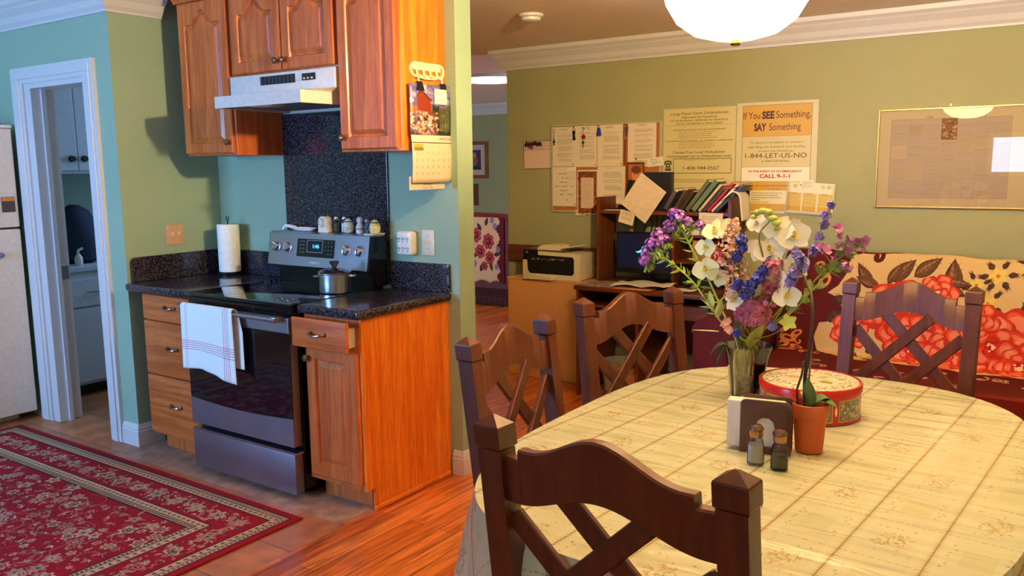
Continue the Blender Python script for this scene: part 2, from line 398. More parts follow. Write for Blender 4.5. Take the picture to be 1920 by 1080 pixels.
def walls():
    W = lambda nm, *a: struct(B().box(*a).obj(nm, M_WALL))
    W('wall_kitchen', -.70, 1.2, 0, .12, 0, 2.5)
    W('wall_niche', -.71, -.59, -.5, 0, 0, 2.5)
    # doorway wall in three pieces as one mesh
    struct(B().box(-2.6, -1.44, -.62, -.5, 0, 2.5).box(-.78, -.59, -.62, -.5, 0, 2.5).box(-1.44, -.78, -.62, -.5, 2.03, 2.5).obj('wall_doorway', M_WALL))
    struct(B().box(.02, 5.2, 2.12, 2.24, 0, 2.5).obj('wall_dining', M_WALLD))
    struct(B().box(-4.7, 5.2, 6.3, 6.4, 0, 2.5).obj('wall_far', M_WALLD)); struct(B().box(-4.7, -4.6, .1, 6.3, 0, 2.5).obj('wall_hallway', M_WALLD))
    W('wall_left', -2.7, -2.6, -4.9, 1.5, 0, 2.5)
    W('wall_right', 5.1, 5.2, -4.9, 2.12, 0, 2.5)
    W('wall_laundry', -2.6, -.6, 1.3, 1.4, 0, 2.5)
    W('wall_laundry_side', -.78, -.70, -.5, 1.3, 0, 2.5)
    # rear wall with two window openings
    b = B(); Y0, Y1 = -4.7, -4.6
    for a in ((-2.6, -1.6, 0, 2.5), (.4, 2.6, 0, 2.5), (4.0, 5.2, 0, 2.5), (-1.6, .4, 0, 1.0), (-1.6, .4, 2.1, 2.5), (2.6, 4.0, 0, 1.33), (2.6, 4.0, 1.85, 2.5)):
        b.box(a[0], a[1], Y0, Y1, a[2], a[3])
    struct(b.obj('wall_rear', M_WALL))
    for k, (x0, x1, z0, z1) in enumerate(((-1.6, .4, 1.0, 2.1), (2.6, 4.0, 1.33, 1.85))):
        f = B(); xm = (x0+x1)/2
        for a in ((x0, x0+.05, z0, z1), (x1-.05, x1, z0, z1), (x0+.05, x1-.05, z0, z0+.05), (x0+.05, x1-.05, z1-.05, z1), (xm-.02, xm+.02, z0+.05, z1-.05)):
            f.box(a[0], a[1], -4.69, -4.62, a[2], a[3])
        fo = struct(f.obj('window_%d' % (k+1), M_WHITE))
        B().box(x0+.05, x1-.05, -4.655, -4.65, z0+.05, z1-.05).obj('pane', M_CLEAR, fo)
    # ceilings: kitchen a little higher than the dining room
    struct(B().box(-2.7, 1.2, -4.9, .12, 2.47, 2.57).obj('ceiling', M_CEIL))
    struct(B().box(1.2, 5.2, -4.9, .12, 2.36, 2.46).box(-4.7, 5.2, .12, 6.4, 2.36, 2.46).obj('ceiling', M_CEILW))
    struct(B().box(-2.6, -.72, -.5, 1.3, 2.4, 2.46).obj('ceiling', M_CEIL))
    # crown mouldings (stepped profile)
    prof = [(0, 0), (.012, 0), (.014, .012), (.03, .03), (.045, .06), (.075, .09), (.082, .10), (.10, .115), (.10, .14), (0, .14)]
    def crown(nm, a, b_, out, z):
        a, b_, out = Vector((*a, z)), Vector((*b_, z)), Vector((*out, 0)); bb = B()
        L = [bb.ringloop([p+out*u+Vector((0, 0, v)) for u, v in prof]) for p in (a, b_)]
        struct(bb.skin(L).obj(nm, M_WHITE))
    def path(nm, pts, outs, z, pr):
        bb = B(); struct(bb.skin([bb.ringloop([(p[0]+o[0]*u, p[1]+o[1]*u, z+v) for u, v in pr]) for p, o in zip(pts, outs)]).obj(nm, M_WHITE))
    path('trim_2', [(-2.6, -.62), (-.59, -.62), (-.59, -.31)], [(0, -1), (1, -1), (1, 0)], 2.33, prof)
    crown('trim_4', (-4.6, 6.3), (5.1, 6.3), (0, -1), 2.22)
    path('trim_1', [(5.1, 2.12), (.02, 2.12), (.02, 2.24)], [(0, -1), (-1, -1), (-1, 0)], 2.22, prof)
    # baseboards with a moulded top
    pb = [(0, 0), (.016, 0), (.016, .085), (.012, .09), (.013, .098), (.007, .112), (.004, .122), (0, .124)]
    def base(nm, a, b_, out):
        a, b_, out = Vector((*a, 0)), Vector((*b_, 0)), Vector((*out, 0)); bb = B()
        L = [bb.ringloop([p+out*u+Vector((0, 0, v)) for u, v in pb]) for p in (a, b_)]
        struct(bb.skin(L).obj(nm, M_WHITE))
    path('baseboard_kitchen', [(1.144, 0), (1.2, 0), (1.2, .12), (-.7, .12)], [(0, -1), (1, -1), (1, 1), (0, 1)], 0, pb)
    path('baseboard_doorway', [(-.732, -.62), (-.59, -.62), (-.59, -.475)], [(0, -1), (1, -1), (1, 0)], 0, pb)
    path('baseboard_dining', [(5.1, 2.12), (.02, 2.12), (.02, 2.24)], [(0, -1), (-1, -1), (-1, 0)], 0, pb); base('baseboard_far', (-4.6, 6.3), (5.1, 6.3), (0, -1))
    # door casing and jambs
    b = B()
    for x0, x1 in ((-1.615, -1.49), (-.84, -.735)):
        b.box(x0, x1, -.64, -.62, 0, 2.0199); b.box(x0+.03, x1-.03, -.648, -.6401, 0, 2.045, .003)
    b.box(-1.615, -.735, -.64, -.62, 2.02, 2.11); b.box(-1.585, -.765, -.648, -.6401, 2.0451, 2.09, .003)
    for x0, x1 in ((-1.49, -1.42), (-.84, -.775)): b.box(x0, x1, -.63, -.49, 0, 2.03, .003)
    b.box(-1.42, -.84, -.63, -.49, 1.99, 2.03, .003)
    b.box(-1.42, -1.405, -.575, -.55, 0, 1.99); b.box(-.855, -.84, -.575, -.55, 0, 1.99)
    d = struct(b.obj('door_1', M_WHITE))
    B().box(-1.4195, -1.416, -.545, -.50, .87, .95).obj('strike_plate', M_STEELD, d)
walls()

# ================================================================== KITCHEN
def arch_pts(x0, x1, z0, z1, h, n=18):
    """panel outline, counter-clockwise from the lower left, with a cathedral arch of rise h"""
    pts = [(x0, z0), (x1, z0)]
    for i in range(n+1):
        u = 1-2*i/n; x = (x0+x1)/2+u*(x1-x0)/2
        z = z1-h + (h*(.5+.5*math.cos(PI*min(abs(u)/.72, 1))) if h else 0)
        pts.append((x, z))
    return pts
def panel_door(x0, x1, z0, z1, y, m, parent, arch=0, name='door', rail=.055):
    """frame-and-raised-panel door whose face is at y (facing -Y), 20 mm thick"""
    b = B(); inner = arch_pts(x0+rail, x1-rail, z0+rail, z1-rail*.8, arch); n = len(inner)
    outer = []
    for i, (x, z) in enumerate(inner):
        if i == 0: outer.append((x0, z0))
        elif i == 1: outer.append((x1, z0))
        else:
            t = (i-2)/(n-3); outer.append((x1+(x0-x1)*t, z1))
    e = .006
    cx, cz = (x0+x1)/2, (z0+z1)/2
    def ins(pts, d): # shrink towards the centre by roughly d
        hw = max(abs(x-cx) for x, z in pts); return [(cx+(x-cx)*(1-d/hw), z+(d if z < cz else -d)) for x, z in pts]
    L = [b.ringloop([(x, y+.02, z) for x, z in outer]), b.ringloop([(x, y+e, z) for x, z in outer]), b.ringloop([(x, y, z) for x, z in ins(outer, e)]),
         b.ringloop([(x, y, z) for x, z in inner]), b.ringloop([(x, y+.011, z) for x, z in ins(inner, .006)]),
         b.ringloop([(x, y+.011, z) for x, z in ins(inner, .012)]), b.ringloop([(x, y+.002, z) for x, z in ins(inner, .034)])]
    b.skin(L, cap=False); b.bm.faces.new(list(reversed(L[0])))
    last = ins(inner, .034); zb = last[0][1]
    tp = [last[1]]+last[2:]+[last[0]] if False else last[2:]
    A = [L[-1][k] for k in range(2, n)]; Bt = [L[-1][1]]+[b.bm.verts.new((x, y+.002, zb)) for x, z in last[3:n-1]]+[L[-1][0]]
    for k in range(len(A)-1): b.bm.faces.new((Bt[k], A[k], A[k+1], Bt[k+1]))
    return b.obj(name, m, parent, smooth=True, angle=14)
def knob(x, y, z, parent, name='knob'):
    b = B()
    pr = [(.006, 0), (.006, .012), (.015, .016), (.0165, .02), (.0165, .023), (.013, .026), (.0125, .0245), (.008, .0245), (.006, .029), (.001, .030)]
    b.lathe(pr, (0, 0, 0), 18); b.xf(Matrix.Translation((x, y, z)) @ Matrix.Rotation(PI/2, 4, 'X'))
    return b.obj(name, M_BRASS, parent, smooth=True)
def pull(x, y, z, parent, name='handle'):
    b = B()
    pts = []
    for i in range(15):
        t = i/14; pts.append((x-.042+.084*t, y-.006-.024*math.sin(PI*t)**.6, z-.006*math.sin(PI*t)))
    b.tube(pts, [.0075-.0035*math.sin(PI*i/14) if i not in (2, 12) else .008 for i in range(15)], 8)
    for s_ in (-1, 1): b.ball((x+s_*.043, y-.006, z), .0095, 10)
    return b.obj(name, P('antique_nickel', (150, 138, 128), .3, 1), parent, smooth=True)

def uppers():
    def carcass(t, x0, x1, z0, z1, m=M_OAK, d=.31):
        B().box(x0, x1, -d, 0, z0, z1, .002).obj('carcass', m, t, smooth=True)
    t = thing('wall_cabinet', 'tall oak wall cabinet left of the white range hood', 'cabinet', (-.2, 0, 1.59), 'oak wall cabinets')
    carcass(t, -.42, .0, 1.59, 2.40)
    d = panel_door(-.415, -.012, 1.60, 2.385, -.332, M_OAK, t, .07); knob(-.035, -.332, 1.655, d)
    B().box(-.425, .0, -.345, -.31, 2.385, 2.40).obj('top_rail', M_OAKX, t)
    t = thing('wall_cabinet', 'short oak wall cabinet with two arched doors above the range hood', 'cabinet', (.38, 0, 1.98), 'oak wall cabinets')
    carcass(t, .001, .759, 1.98, 2.40)
    d = panel_door(.02, .389, 1.99, 2.385, -.332, M_OAK, t, .06); knob(.366, -.332, 2.035, d)
    d = panel_door(.395, .752, 1.99, 2.385, -.332, M_OAK, t, .06); knob(.42, -.332, 2.035, d)
    t = thing('wall_cabinet', 'tall oak wall cabinet right of the hood, calendar hanging on its side', 'cabinet', (.95, 0, 1.59), 'oak wall cabinets')
    carcass(t, .76, 1.14, 1.59, 2.40, M_OAKP)
    d = panel_door(.775, 1.125, 1.60, 2.385, -.332, M_OAK, t, .07); knob(.80, -.332, 1.655, d)
    # crown over all three
    b = B(); prof = [(0, 0), (.01, 0), (.014, .012), (.03, .02), (.035, .035), (.05, .05), (.055, .07), (0, .07)]
    path = [(-.425, 0), (-.425, -.335), (1.142, -.335), (1.142, 0)]
    out = [(-1, 0), (-1, -1), (1, -1), (1, 0)]
    L = [b.ringloop([(p[0]+o_[0]*u, p[1]+o_[1]*u, 2.40+v) for u, v in prof]) for p, o_ in zip(path, out)]
    tag(b.skin(L).obj('cabinet_crown', M_OAKX), 'oak crown moulding running along the top of the wall cabinets', 'moulding')
uppers()

def hood():
    t = thing('range_hood', 'white range hood with a dark vent grille over the stove', 'range hood', (.38, 0, 1.81))
    mw = P('white_enamel', (214, 204, 196), .35)
    def ring(x0, x1, y, z): return [(x0, 0, z), (x0, y, z), (x1, y, z), (x1, 0, z)]
    b = B(); b.box(.002, .758, -.335, 0, 1.885, 1.979, .003)
    # flared skirt, open underneath
    L = [b.ringloop([(.002, -.005, 1.885), (.002, -.335, 1.885), (.758, -.335, 1.885), (.758, -.005, 1.885)]),
         b.ringloop([(.06, -.005, 1.868), (.09, -.50, 1.868), (.705, -.50, 1.868), (.74, -.005, 1.868)]),
         b.ringloop([(.06, -.005, 1.812), (.09, -.50, 1.812), (.705, -.50, 1.812), (.74, -.005, 1.812)]),
         b.ringloop([(.075, -.02, 1.812), (.105, -.488, 1.812), (.69, -.488, 1.812), (.725, -.02, 1.812)]),
         b.ringloop([(.075, -.02, 1.85), (.105, -.488, 1.85), (.69, -.488, 1.85), (.725, -.02, 1.85)])]
    b.skin(L, cap=False); b.bm.faces.new(L[-1])
    b.obj('housing', mw, t, smooth=True, angle=30)
    B().box(.24, .49, -.338, -.3349, 1.925, 1.966).obj('vent_grille', M_BLKPL, t)
    g = B()
    for k in range(9): g.box(.245+k*.027, .262+k*.027, -.3405, -.338, 1.928, 1.963)
    g.obj('grille_slats', P('dark_grey', (36, 34, 38), .5), t)
    c = B().box(.54, .63, -.338, -.3349, 1.93, 1.962).obj('control_panel', M_BLKPL, t)
    for x in (.558, .585, .61): B().box(x-.004, x+.004, -.344, -.338, 1.936, 1.942).obj('switch', M_WPL, c)
    B().box(.12, .66, -.46, -.06, 1.8195, 1.826).obj('filter', P('aluminium_filter', (150, 146, 140), .4, .8, bump=.4, bs=160), t)
    B().box(.30, .46, -.46, -.38, 1.812, 1.82, .004).obj('light_cover', P('frosted_lens', (214, 206, 196), .4), t)
hood()

def splash():
    tag(B().box(0, .762, -.012, -.0005, .93, 1.808, .002).obj('granite_backsplash', M_GRAN), 'tall dark speckled granite splash panel behind the stove', 'backsplash')
    def top(x0, x1, label, left=None, right=False):
        t = thing('countertop', label, 'countertop', ((x0+x1)/2, -.3, .875), 'granite countertops')
        b = B(); b.box(x0, x1, -.64, 0, .875, .915, .016, 4); b.obj('slab', M_GRAN, t, smooth=True)
        bs = B().box(x0+.005 if left is None else left, x1-.004, -.02, 0, .916, 1.052, .006, 3)
        bs.obj('backsplash', M_GRAN, t, smooth=True)
        return t
    t = top(-.588, -.004, 'short dark granite countertop holding the paper towels')
    b = B(); f = lambda u, v, q: (q, u, v)
    pts = [(-.002, .917), (-.60, .917), (-.60, 1.02)] + [(-.60+.03*(1-math.cos(a)), 1.02+.03*math.sin(a)) for a in (.5, 1.0, 1.5)] + [(-.002, 1.052)]
    b.prism(pts, f, -.59, -.568).obj('side_splash', M_GRAN, t)
    top(.766, 1.152, 'dark granite countertop with rounded edge right of the stove')
splash()

def base_cabs():
    t = thing('base_cabinet', 'oak base cabinet with three drawers left of the stove', 'cabinet', (-.24, -.3, 0), 'oak base cabinets')
    B().box(-.47, -.006, -.60, 0, .10, .874).box(-.47, -.006, -.53, 0, 0, .10).obj('carcass', M_OAK, t)
    for z0, z1 in ((.735, .868), (.44, .727), (.118, .432)):
        d = B().box(-.462, -.01, -.622, -.60, z0, z1, .006, 3).obj('drawer', M_OAKX, t, smooth=True)
        pull(-.215, -.622, (z0+z1)/2+.01, d)
        if z0 > .7: B().lathe([(.011, 0), (.011, .005), (.006, .006), (.006, .003)], (0, 0, 0), 14).xf(Matrix.Translation((-.136, -.622, .845)) @ Matrix.Rotation(PI/2, 4, 'X')).obj('lock', M_STEEL, d)
    t = thing('base_cabinet', 'oak base cabinet with an ajar drawer and lamplit orange side panel', 'cabinet', (.95, -.3, 0), 'oak base cabinets')
    B().box(.775, 1.115, -.60, 0, .10, .874).box(.79, 1.09, -.53, 0, 0, .10).obj('carcass', M_OAK, t)
    b = B(); f = lambda u, v, q: (q, u, v)
    b.prism([(-.003, 0), (-.55, 0), (-.55, .10), (-.602, .10), (-.602, .874), (-.003, .874)], f, 1.1155, 1.13).obj('end_panel', M_OAKP, t)
    B().box(1.1305, 1.142, -.56, -.02, 0, .022, .008, 3).obj('shoe_moulding', M_OAKP, t, smooth=True)
    d = B().box(.772, 1.112, -.676, -.656, .735, .866, .006, 3).obj('drawer', M_OAKX, t, smooth=True)
    pull(.94, -.676, .805, d)
    B().box(.785, 1.09, -.655, -.40, .75, .835).obj('drawer_box', P('pale_drawer_box', (206, 196, 176), .6), t)
    d = panel_door(.796, 1.112, .125, .722, -.622, M_OAK, t, 0, rail=.06); knob(.812, -.622, .675, d)
base_cabs()

def stove():
    t = thing('stove', 'freestanding stainless steel range with black glass door and cooktop', 'stove', (.38, -.33, 0))
    B().box(.004, .758, -.625, -.03, .04, .898).box(.04, .72, -.56, -.1, 0, .04).obj('body', M_BLACK, t)
    B().box(.002, .760, -.665, -.10, .899, .9165, .006, 3).obj('cooktop', M_BLKGL, t, smooth=True)
    B().box(.002, .760, -.662, -.626, .862, .8985, .006, 3).obj('cooktop_trim', M_BLACK, t, smooth=True)
    bu = P('burner_mark', (46, 44, 54), .15)
    for (x, y, r) in ((.2, -.5, .11), (.56, -.5, .085), (.2, -.24, .085), (.56, -.26, .11)):
        b = B(); b.lathe([(r, .9166), (r, .91675), (r-.003, .91675), (r-.003, .9166)], (x, y, 0), 40, cap=False); b.obj('burner_ring', bu, t)
    # oven door
    d = B().box(.004, .758, -.675, -.63, .256, .856, .004).obj('oven_door', M_STEELD, t, smooth=True)
    B().box(.003, .759, -.682, -.674, .786, .856, .002).obj('top_band', M_STEEL, d)
    pts = [(.003, .785), (.759, .785)] + [(.759-.756*i/16, .392-.016*math.sin(PI*i/16)) for i in range(17)]
    B().prism(pts, lambda u, v, q: (u, q, v), -.680, -.6745).obj('window_glass', M_BLKGL, d)
    pts = [(.003, .257), (.759, .257)] + [(.759-.756*i/16, .390-.016*math.sin(PI*i/16)) for i in range(17)]
    B().prism(pts, lambda u, v, q: (u, q, v), -.681, -.6745).obj('lower_band', M_STEELD, d)
    h = B().tube([(.03+.7*i/10, -.728, .853) for i in range(11)], .0105, 12); h.obj('door_handle', M_STEEL, d, smooth=True)
    for x in (.045, .715): B().box(x-.016, x+.016, -.735, -.6821, .838, .866, .005).obj('handle_mount', M_STEEL, d, smooth=True)
    w_ = B().box(.003, .759, -.681, -.63, .03, .222, .004).obj('warming_drawer', M_STEELD, t, smooth=True)
    B().box(.01, .775, -.684, -.64, .2255, .234).obj('drawer_lip', M_STEEL, w_)
    # back console
    B().box(.03, .728, -.10, -.03, .9, 1.03).obj('console_base', M_BLACK, t)
    b = B(); f = lambda u, v, q: (q, u, v)
    b.prism([(-.03, 1.0), (-.155, 1.0), (-.165, 1.01), (-.135, 1.18), (-.12, 1.186), (-.03, 1.186)], f, .012, .748).obj('console', M_STEEL, t, smooth=True)
    b = B(); b.prism([(-.028, .93), (-.12, .93), (-.12, 1.0), (-.158, 1.0), (-.13, 1.178), (-.028, 1.178)], f, .7485, .758).obj('console_end_cap', M_BLACK, t)
    b = B().prism([(-.028, 1.0), (-.158, 1.0), (-.13, 1.178), (-.028, 1.178)], f, .002, .0115).obj('console_end_cap', M_BLACK, t)
    n = Vector((0, -.985, -.174)).normalized(); up = Vector((0, .174, .985)).normalized(); up = Vector((0, (.03/.17), 1)).normalized(); n = Vector((1, 0, 0)).cross(up)
    def cp(x, z): return Vector((x, -.165+.03*(z-1.01)/.17, z))
    def face_box(x0, x1, z0, z1, th, m, nm, par):
        a = cp(x0, z0); b = B(); u = up*((z1-z0)/up.z); r = Vector((x1-x0, 0, 0)); q = n*th
        A = b.ringloop([a, a+r, a+r+u, a+u]); C_ = b.ringloop([a+q, a+r+q, a+r+u+q, a+u+q]); b.skin([A, C_]); return b.obj(nm, m, par)
    disp = face_box(.235, .51, 1.06, 1.152, .003, M_BLKGL, 'control_display', t)
    e = EMIT('blue_display', (.02, .25, 1), 4)
    off = n*.0035
    text('1:46', H=.020, W=.045, o=cp(.378, 1.107)+off, r=(1, 0, 0), u=up, m=e, parent=disp, name='clock_digits')
    mk = P('grey_key_legend', (150, 160, 178), .5)
    for i, x in enumerate((.262, .285)):
        for z in (1.137, 1.118, 1.099, 1.08): text('BAKE' if i == 0 else 'BROIL', H=.005, W=.015, o=cp(x, z)+off, r=(1, 0, 0), u=up, m=mk, parent=disp, name='key_legend')
    nums = ('123', '456', '789', '*0#')
    for j, row in enumerate(nums):
        for i, ch in enumerate(row): text(ch, H=.008, o=cp(.448+.022*i, 1.135-.02*j)+off, r=(1, 0, 0), u=up, m=mk, parent=disp, name='key_legend')
    for (x0, x1, z0, z1) in ((.31, .312, 1.085, 1.145), (.425, .427, 1.085, 1.145), (.31, .427, 1.144, 1.146), (.31, .427, 1.084, 1.086)): face_box(x0, x1, z0, z1, .0038, mk, 'display_border', disp)
    text('SAMSUNG', H=.012, W=.075, o=cp(.375, 1.026)+n*.001, r=(1, 0, 0), u=up, m=P('silver_lettering', (226, 222, 214), .4), parent=t, bold=.02)
    for x in (.075, .165, .60, .69):
        c = cp(x, 1.105); k = B(); R_ = Matrix.Translation(c) @ n.to_track_quat('Z', 'Y').to_matrix().to_4x4()
        k.lathe([(.028, 0), (.028, .004), (.0235, .006), (.0225, .022), (.019, .025)], (0, 0, 0), 28).xf(R_)
        ko = k.obj('burner_knob', M_STEEL, t, smooth=True)
        B().box(-.005, .005, -.020, .020, .024, .036, .003).xf(R_ @ Matrix.Rotation(0, 4, 'Z')).obj('knob_grip', M_CHROME, ko, smooth=True)
    B().box(.69, .752, -.12, -.03, 1.1865, 1.191).obj('ledge_end', M_WPL, t)
stove()

def stove_things():
    Z = 1.1865; G = 'small things lined up on top of the stove console'
    # spoon rest
    b = B(); L = []
    for r, z in ((.45, 0), (.8, .004), (1.0, .016), (.97, .018), (.8, .010), (.3, .004)):
        L.append(b.ringloop([(.215+.09*r*math.cos(a)*(1 if math.cos(a) > 0 else 1.1), -.075+.036*r*math.sin(a), Z+z) for a in [2*PI*i/28 for i in range(28)]]))
    b.skin(L); b.tube([(.14, -.075, Z+.014), (.10, -.075, Z+.022), (.065, -.075, Z+.024), (.04, -.075, Z+.006)], [.012, .009, .009, .007], 8)
    tag(b.obj('spoon_rest', P('white_ceramic', (226, 224, 220), .15), smooth=True, org=(.2, -.07, Z)), 'white ceramic spoon rest on top of the stove console', 'spoon rest')
    # timer
    t = thing('kitchen_timer', 'white arch-shaped kitchen timer with round dial on the stove console', 'timer', (.383, -.09, Z))
    pts = [(.350, Z+.0005), (.418, Z+.0005), (.414, Z+.05)] + [(.384+.031*math.cos(a), Z+.052+.031*math.sin(a)) for a in [PI*i/12 for i in range(13)]] + [(.354, Z+.05)]
    B().prism(pts, lambda u, v, q: (u, q, v), -.105, -.065).obj('case', M_WPL, t)
    b = B()
    for i in range(12):
        a = 2*PI*i/12; c = Vector((.384+.022*math.cos(a), -.1055, Z+.05+.022*math.sin(a))); b.mbox(Matrix.Translation(c) @ Matrix.Rotation(-a, 4, 'Y'), .007, .0012, .003)
    b.obj('dial_marks', M_INK, t)
    b = B().lathe([(.013, 0), (.011, .008), (.002, .009)], (0, 0, 0), 20, sx=.55).xf(Matrix.Translation((.384, -.105, Z+.05)) @ Matrix.Rotation(PI/2, 4, 'X')); b.obj('dial_knob', M_WPL, t, smooth=True)
    b = B().lathe([(.0145, 0), (.0145, .002), (.012, .0022)], (0, 0, 0), 20, sx=.6).xf(Matrix.Translation((.384, -.105, Z+.05)) @ Matrix.Rotation(PI/2, 4, 'X')); b.obj('dial_ring', M_INK, t)
    # glass shakers
    def shaker(name, x, y, z, label, fill, cap, h=.07, r=.019, frac=.6, n=8, group=None, capm=M_CHROME):
        t = thing(name, label, 'shaker', (x, y, z), group)
        B().lathe([(r*.95, 0), (r, .004), (r, h*.62), (r*.72, h*.8), (r*.72, h*.86)], (x, y, z+.0005), n).obj('glass_body', M_CLEAR, t)
        B().lathe([(r*.86, .004), (r*.88, .006), (r*.88, h*frac), (r*.5, h*frac+.001)], (x, y, z+.0005), n).obj('contents', fill, t)
        B().lathe([(r*.80, h*.84), (r*.84, h*.87), (r*.84, h*.98), (r*.78, h*1.02), (r*.6, h*1.09), (r*.2, h*1.12)], (x, y, z), 20).obj('cap', capm, t, smooth=True)
        return t
    salt = P('salt', (236, 234, 230), .8); pepper = P('ground_pepper', (96, 84, 72), .9, var=.5, vs=900)
    shaker('pepper_shaker', .45, -.065, Z, 'small square glass pepper shaker beside the white timer on the stove console', pepper, None, .078, n=6, group=G)
    shaker('salt_shaker', .497, -.055, Z, 'small square glass salt shaker behind the left egg-shaped shaker on the stove', salt, None, .078, n=6, group=G)
    cer = P('cream_ceramic', (222, 208, 178), .2); band = P('dark_blue_band', (40, 42, 60), .4)
    def egg(x, c, label, m):
        t = thing('egg_shaker', label, 'shaker', (x, -.085, Z), G)
        pr = [(.014, 0), (.024, .006), (.028, .025), (.0275, .042), (.023, .058), (.015, .069), (.005, .075), (.001, .0755)]
        B().lathe(pr, (x, -.085, Z+.0005), 24).obj('body', m, t, smooth=True)
        B().lathe([(.0237, .0585), (.0242, .0575), (.0222, .0625), (.0215, .062)], (x, -.085, Z), 24, cap=False).obj('band', band, t)
        b = B()
        rr = random.Random(3)
        for k in range(14):
            a = -PI/2+rr.uniform(-1.1, 1.1); zz = rr.uniform(.015, .035); b.ball((x+.0275*math.cos(a), -.085+.0275*math.sin(a), Z+zz), .0022, 6)
        b.obj('painted_dots', P('painted_blue_flower', (110, 120, 150), .5), t)
    egg(.553, 0, 'white egg-shaped ceramic shaker beside the glass shakers on the stove', P('white_egg', (214, 208, 190), .2))
    egg(.737, 0, 'yellowish cream egg-shaped shaker at the right end of the stove console', P('cream_egg', (226, 204, 130), .2))
    t = thing('ceramic_shaker', 'slender white ceramic shaker with domed top, middle of the stove console', 'shaker', (.63, -.08, Z), G)
    B().lathe([(.018, 0), (.022, .005), (.022, .035), (.014, .05), (.013, .056), (.017, .064), (.0165, .075), (.01, .083), (.002, .085)], (.63, -.08, Z+.0005), 20).obj('body', P('grey_white_ceramic', (200, 200, 200), .2), t, smooth=True)
    B().lathe([(.0225, .02), (.0228, .021), (.0228, .028), (.0225, .029)], (.63, -.08, Z), 20, cap=False).obj('painted_band', P('brown_band', (150, 130, 110), .4), t)
    t = thing('twisted_glass_shaker', 'dark twisted glass shaker with a metal cap on the stove console', 'shaker', (.683, -.08, Z), G)
    b = B(); L = []
    for k in range(12):
        z = k/11*.058; L.append(b.ringloop([(.683+(.0145+.003*math.cos(5*a))*math.cos(a+z*40), -.08+(.0145+.003*math.cos(5*a))*math.sin(a+z*40), Z+.0005+z) for a in [2*PI*i/30 for i in range(30)]]))
    b.skin(L).obj('body', P('smoky_glass', (90, 92, 110), .08), t, smooth=True)
    B().lathe([(.015, .059), (.016, .062), (.016, .073), (.010, .079), (.002, .08)], (.683, -.08, Z), 20).obj('cap', M_STEELD, t, smooth=True)
    # saucepan
    cx, cy, z0 = .665, -.30, .9175
    t = thing('saucepan', 'small stainless steel pot with lid on the right rear burner', 'pot', (cx, cy, z0))
    B().lathe([(.066, 0), (.073, .004), (.075, .012), (.075, .092), (.079, .096), (.079, .099), (.073, .099), (.073, .094)], (cx, cy, z0), 40, cap=True).obj('body', M_STEEL, t, smooth=True)
    l_ = B().lathe([(.080, .099), (.081, .1015), (.072, .108), (.04, .118), (.012, .121)], (cx, cy, z0), 40).obj('lid', M_CHROME, t, smooth=True)
    B().lathe([(.010, .12), (.012, .128), (.02, .14), (.024, .150), (.022, .153), (.005, .154)], (cx, cy, z0), 24).obj('lid_knob', M_BLKPL, l_, smooth=True)
    for s_ in (-1, 1):
        d = Vector((.82, .57, 0))*s_; p = Vector((-d.y, d.x, 0)); c = Vector((cx, cy, z0+.08))
        B().tube([c+d*.074+p*.022, c+d*.098+p*.020, c+d*.104, c+d*.098-p*.020, c+d*.074-p*.022], .004, 8).obj('handle', M_CHROME, t, smooth=True)
    # paper towel
    cx, cy, z0 = -.40, -.10, .9155
    t = thing('paper_towel_holder', 'black wire paper towel stand on the left granite counter', 'paper towel holder', (cx, cy, z0))
    b = B(); b.tube([(cx, cy, z0+.004), (cx, cy, z0+.31)], .004, 8); b.tube([(cx+.012*math.cos(a), cy, z0+.322+.012*math.sin(a)) for a in [2*PI*i/12-PI/2 for i in range(13)]], .0025, 6)
    for r, z in ((.072, .004), (.07, .014)): b.tube([(cx+r*math.cos(a), cy+r*math.sin(a), z0+z) for a in [2*PI*i/28 for i in range(29)]], .003, 6)
    for k in range(3):
        a = k*PI/3; b.tube([(cx-.07*math.cos(a), cy-.07*math.sin(a), z0+.005), (cx+.07*math.cos(a), cy+.07*math.sin(a), z0+.005)], .0025, 6)
    b.obj('wire_stand', P('dark_wire', (40, 38, 44), .3, .8), t, smooth=True)
    tag(B().lathe([(.021, .02), (.060, .02), (.061, .024), (.061, .286), (.060, .29), (.021, .29), (.021, .02)], (cx, cy, z0), 40, cap=False).obj('paper_towel_roll', P('paper_towel', (234, 230, 222), .9, bump=.25, bs=120), smooth=True, org=(cx, cy, z0)), 'full roll of white paper towels on the wire stand', 'paper towels')
stove_things()

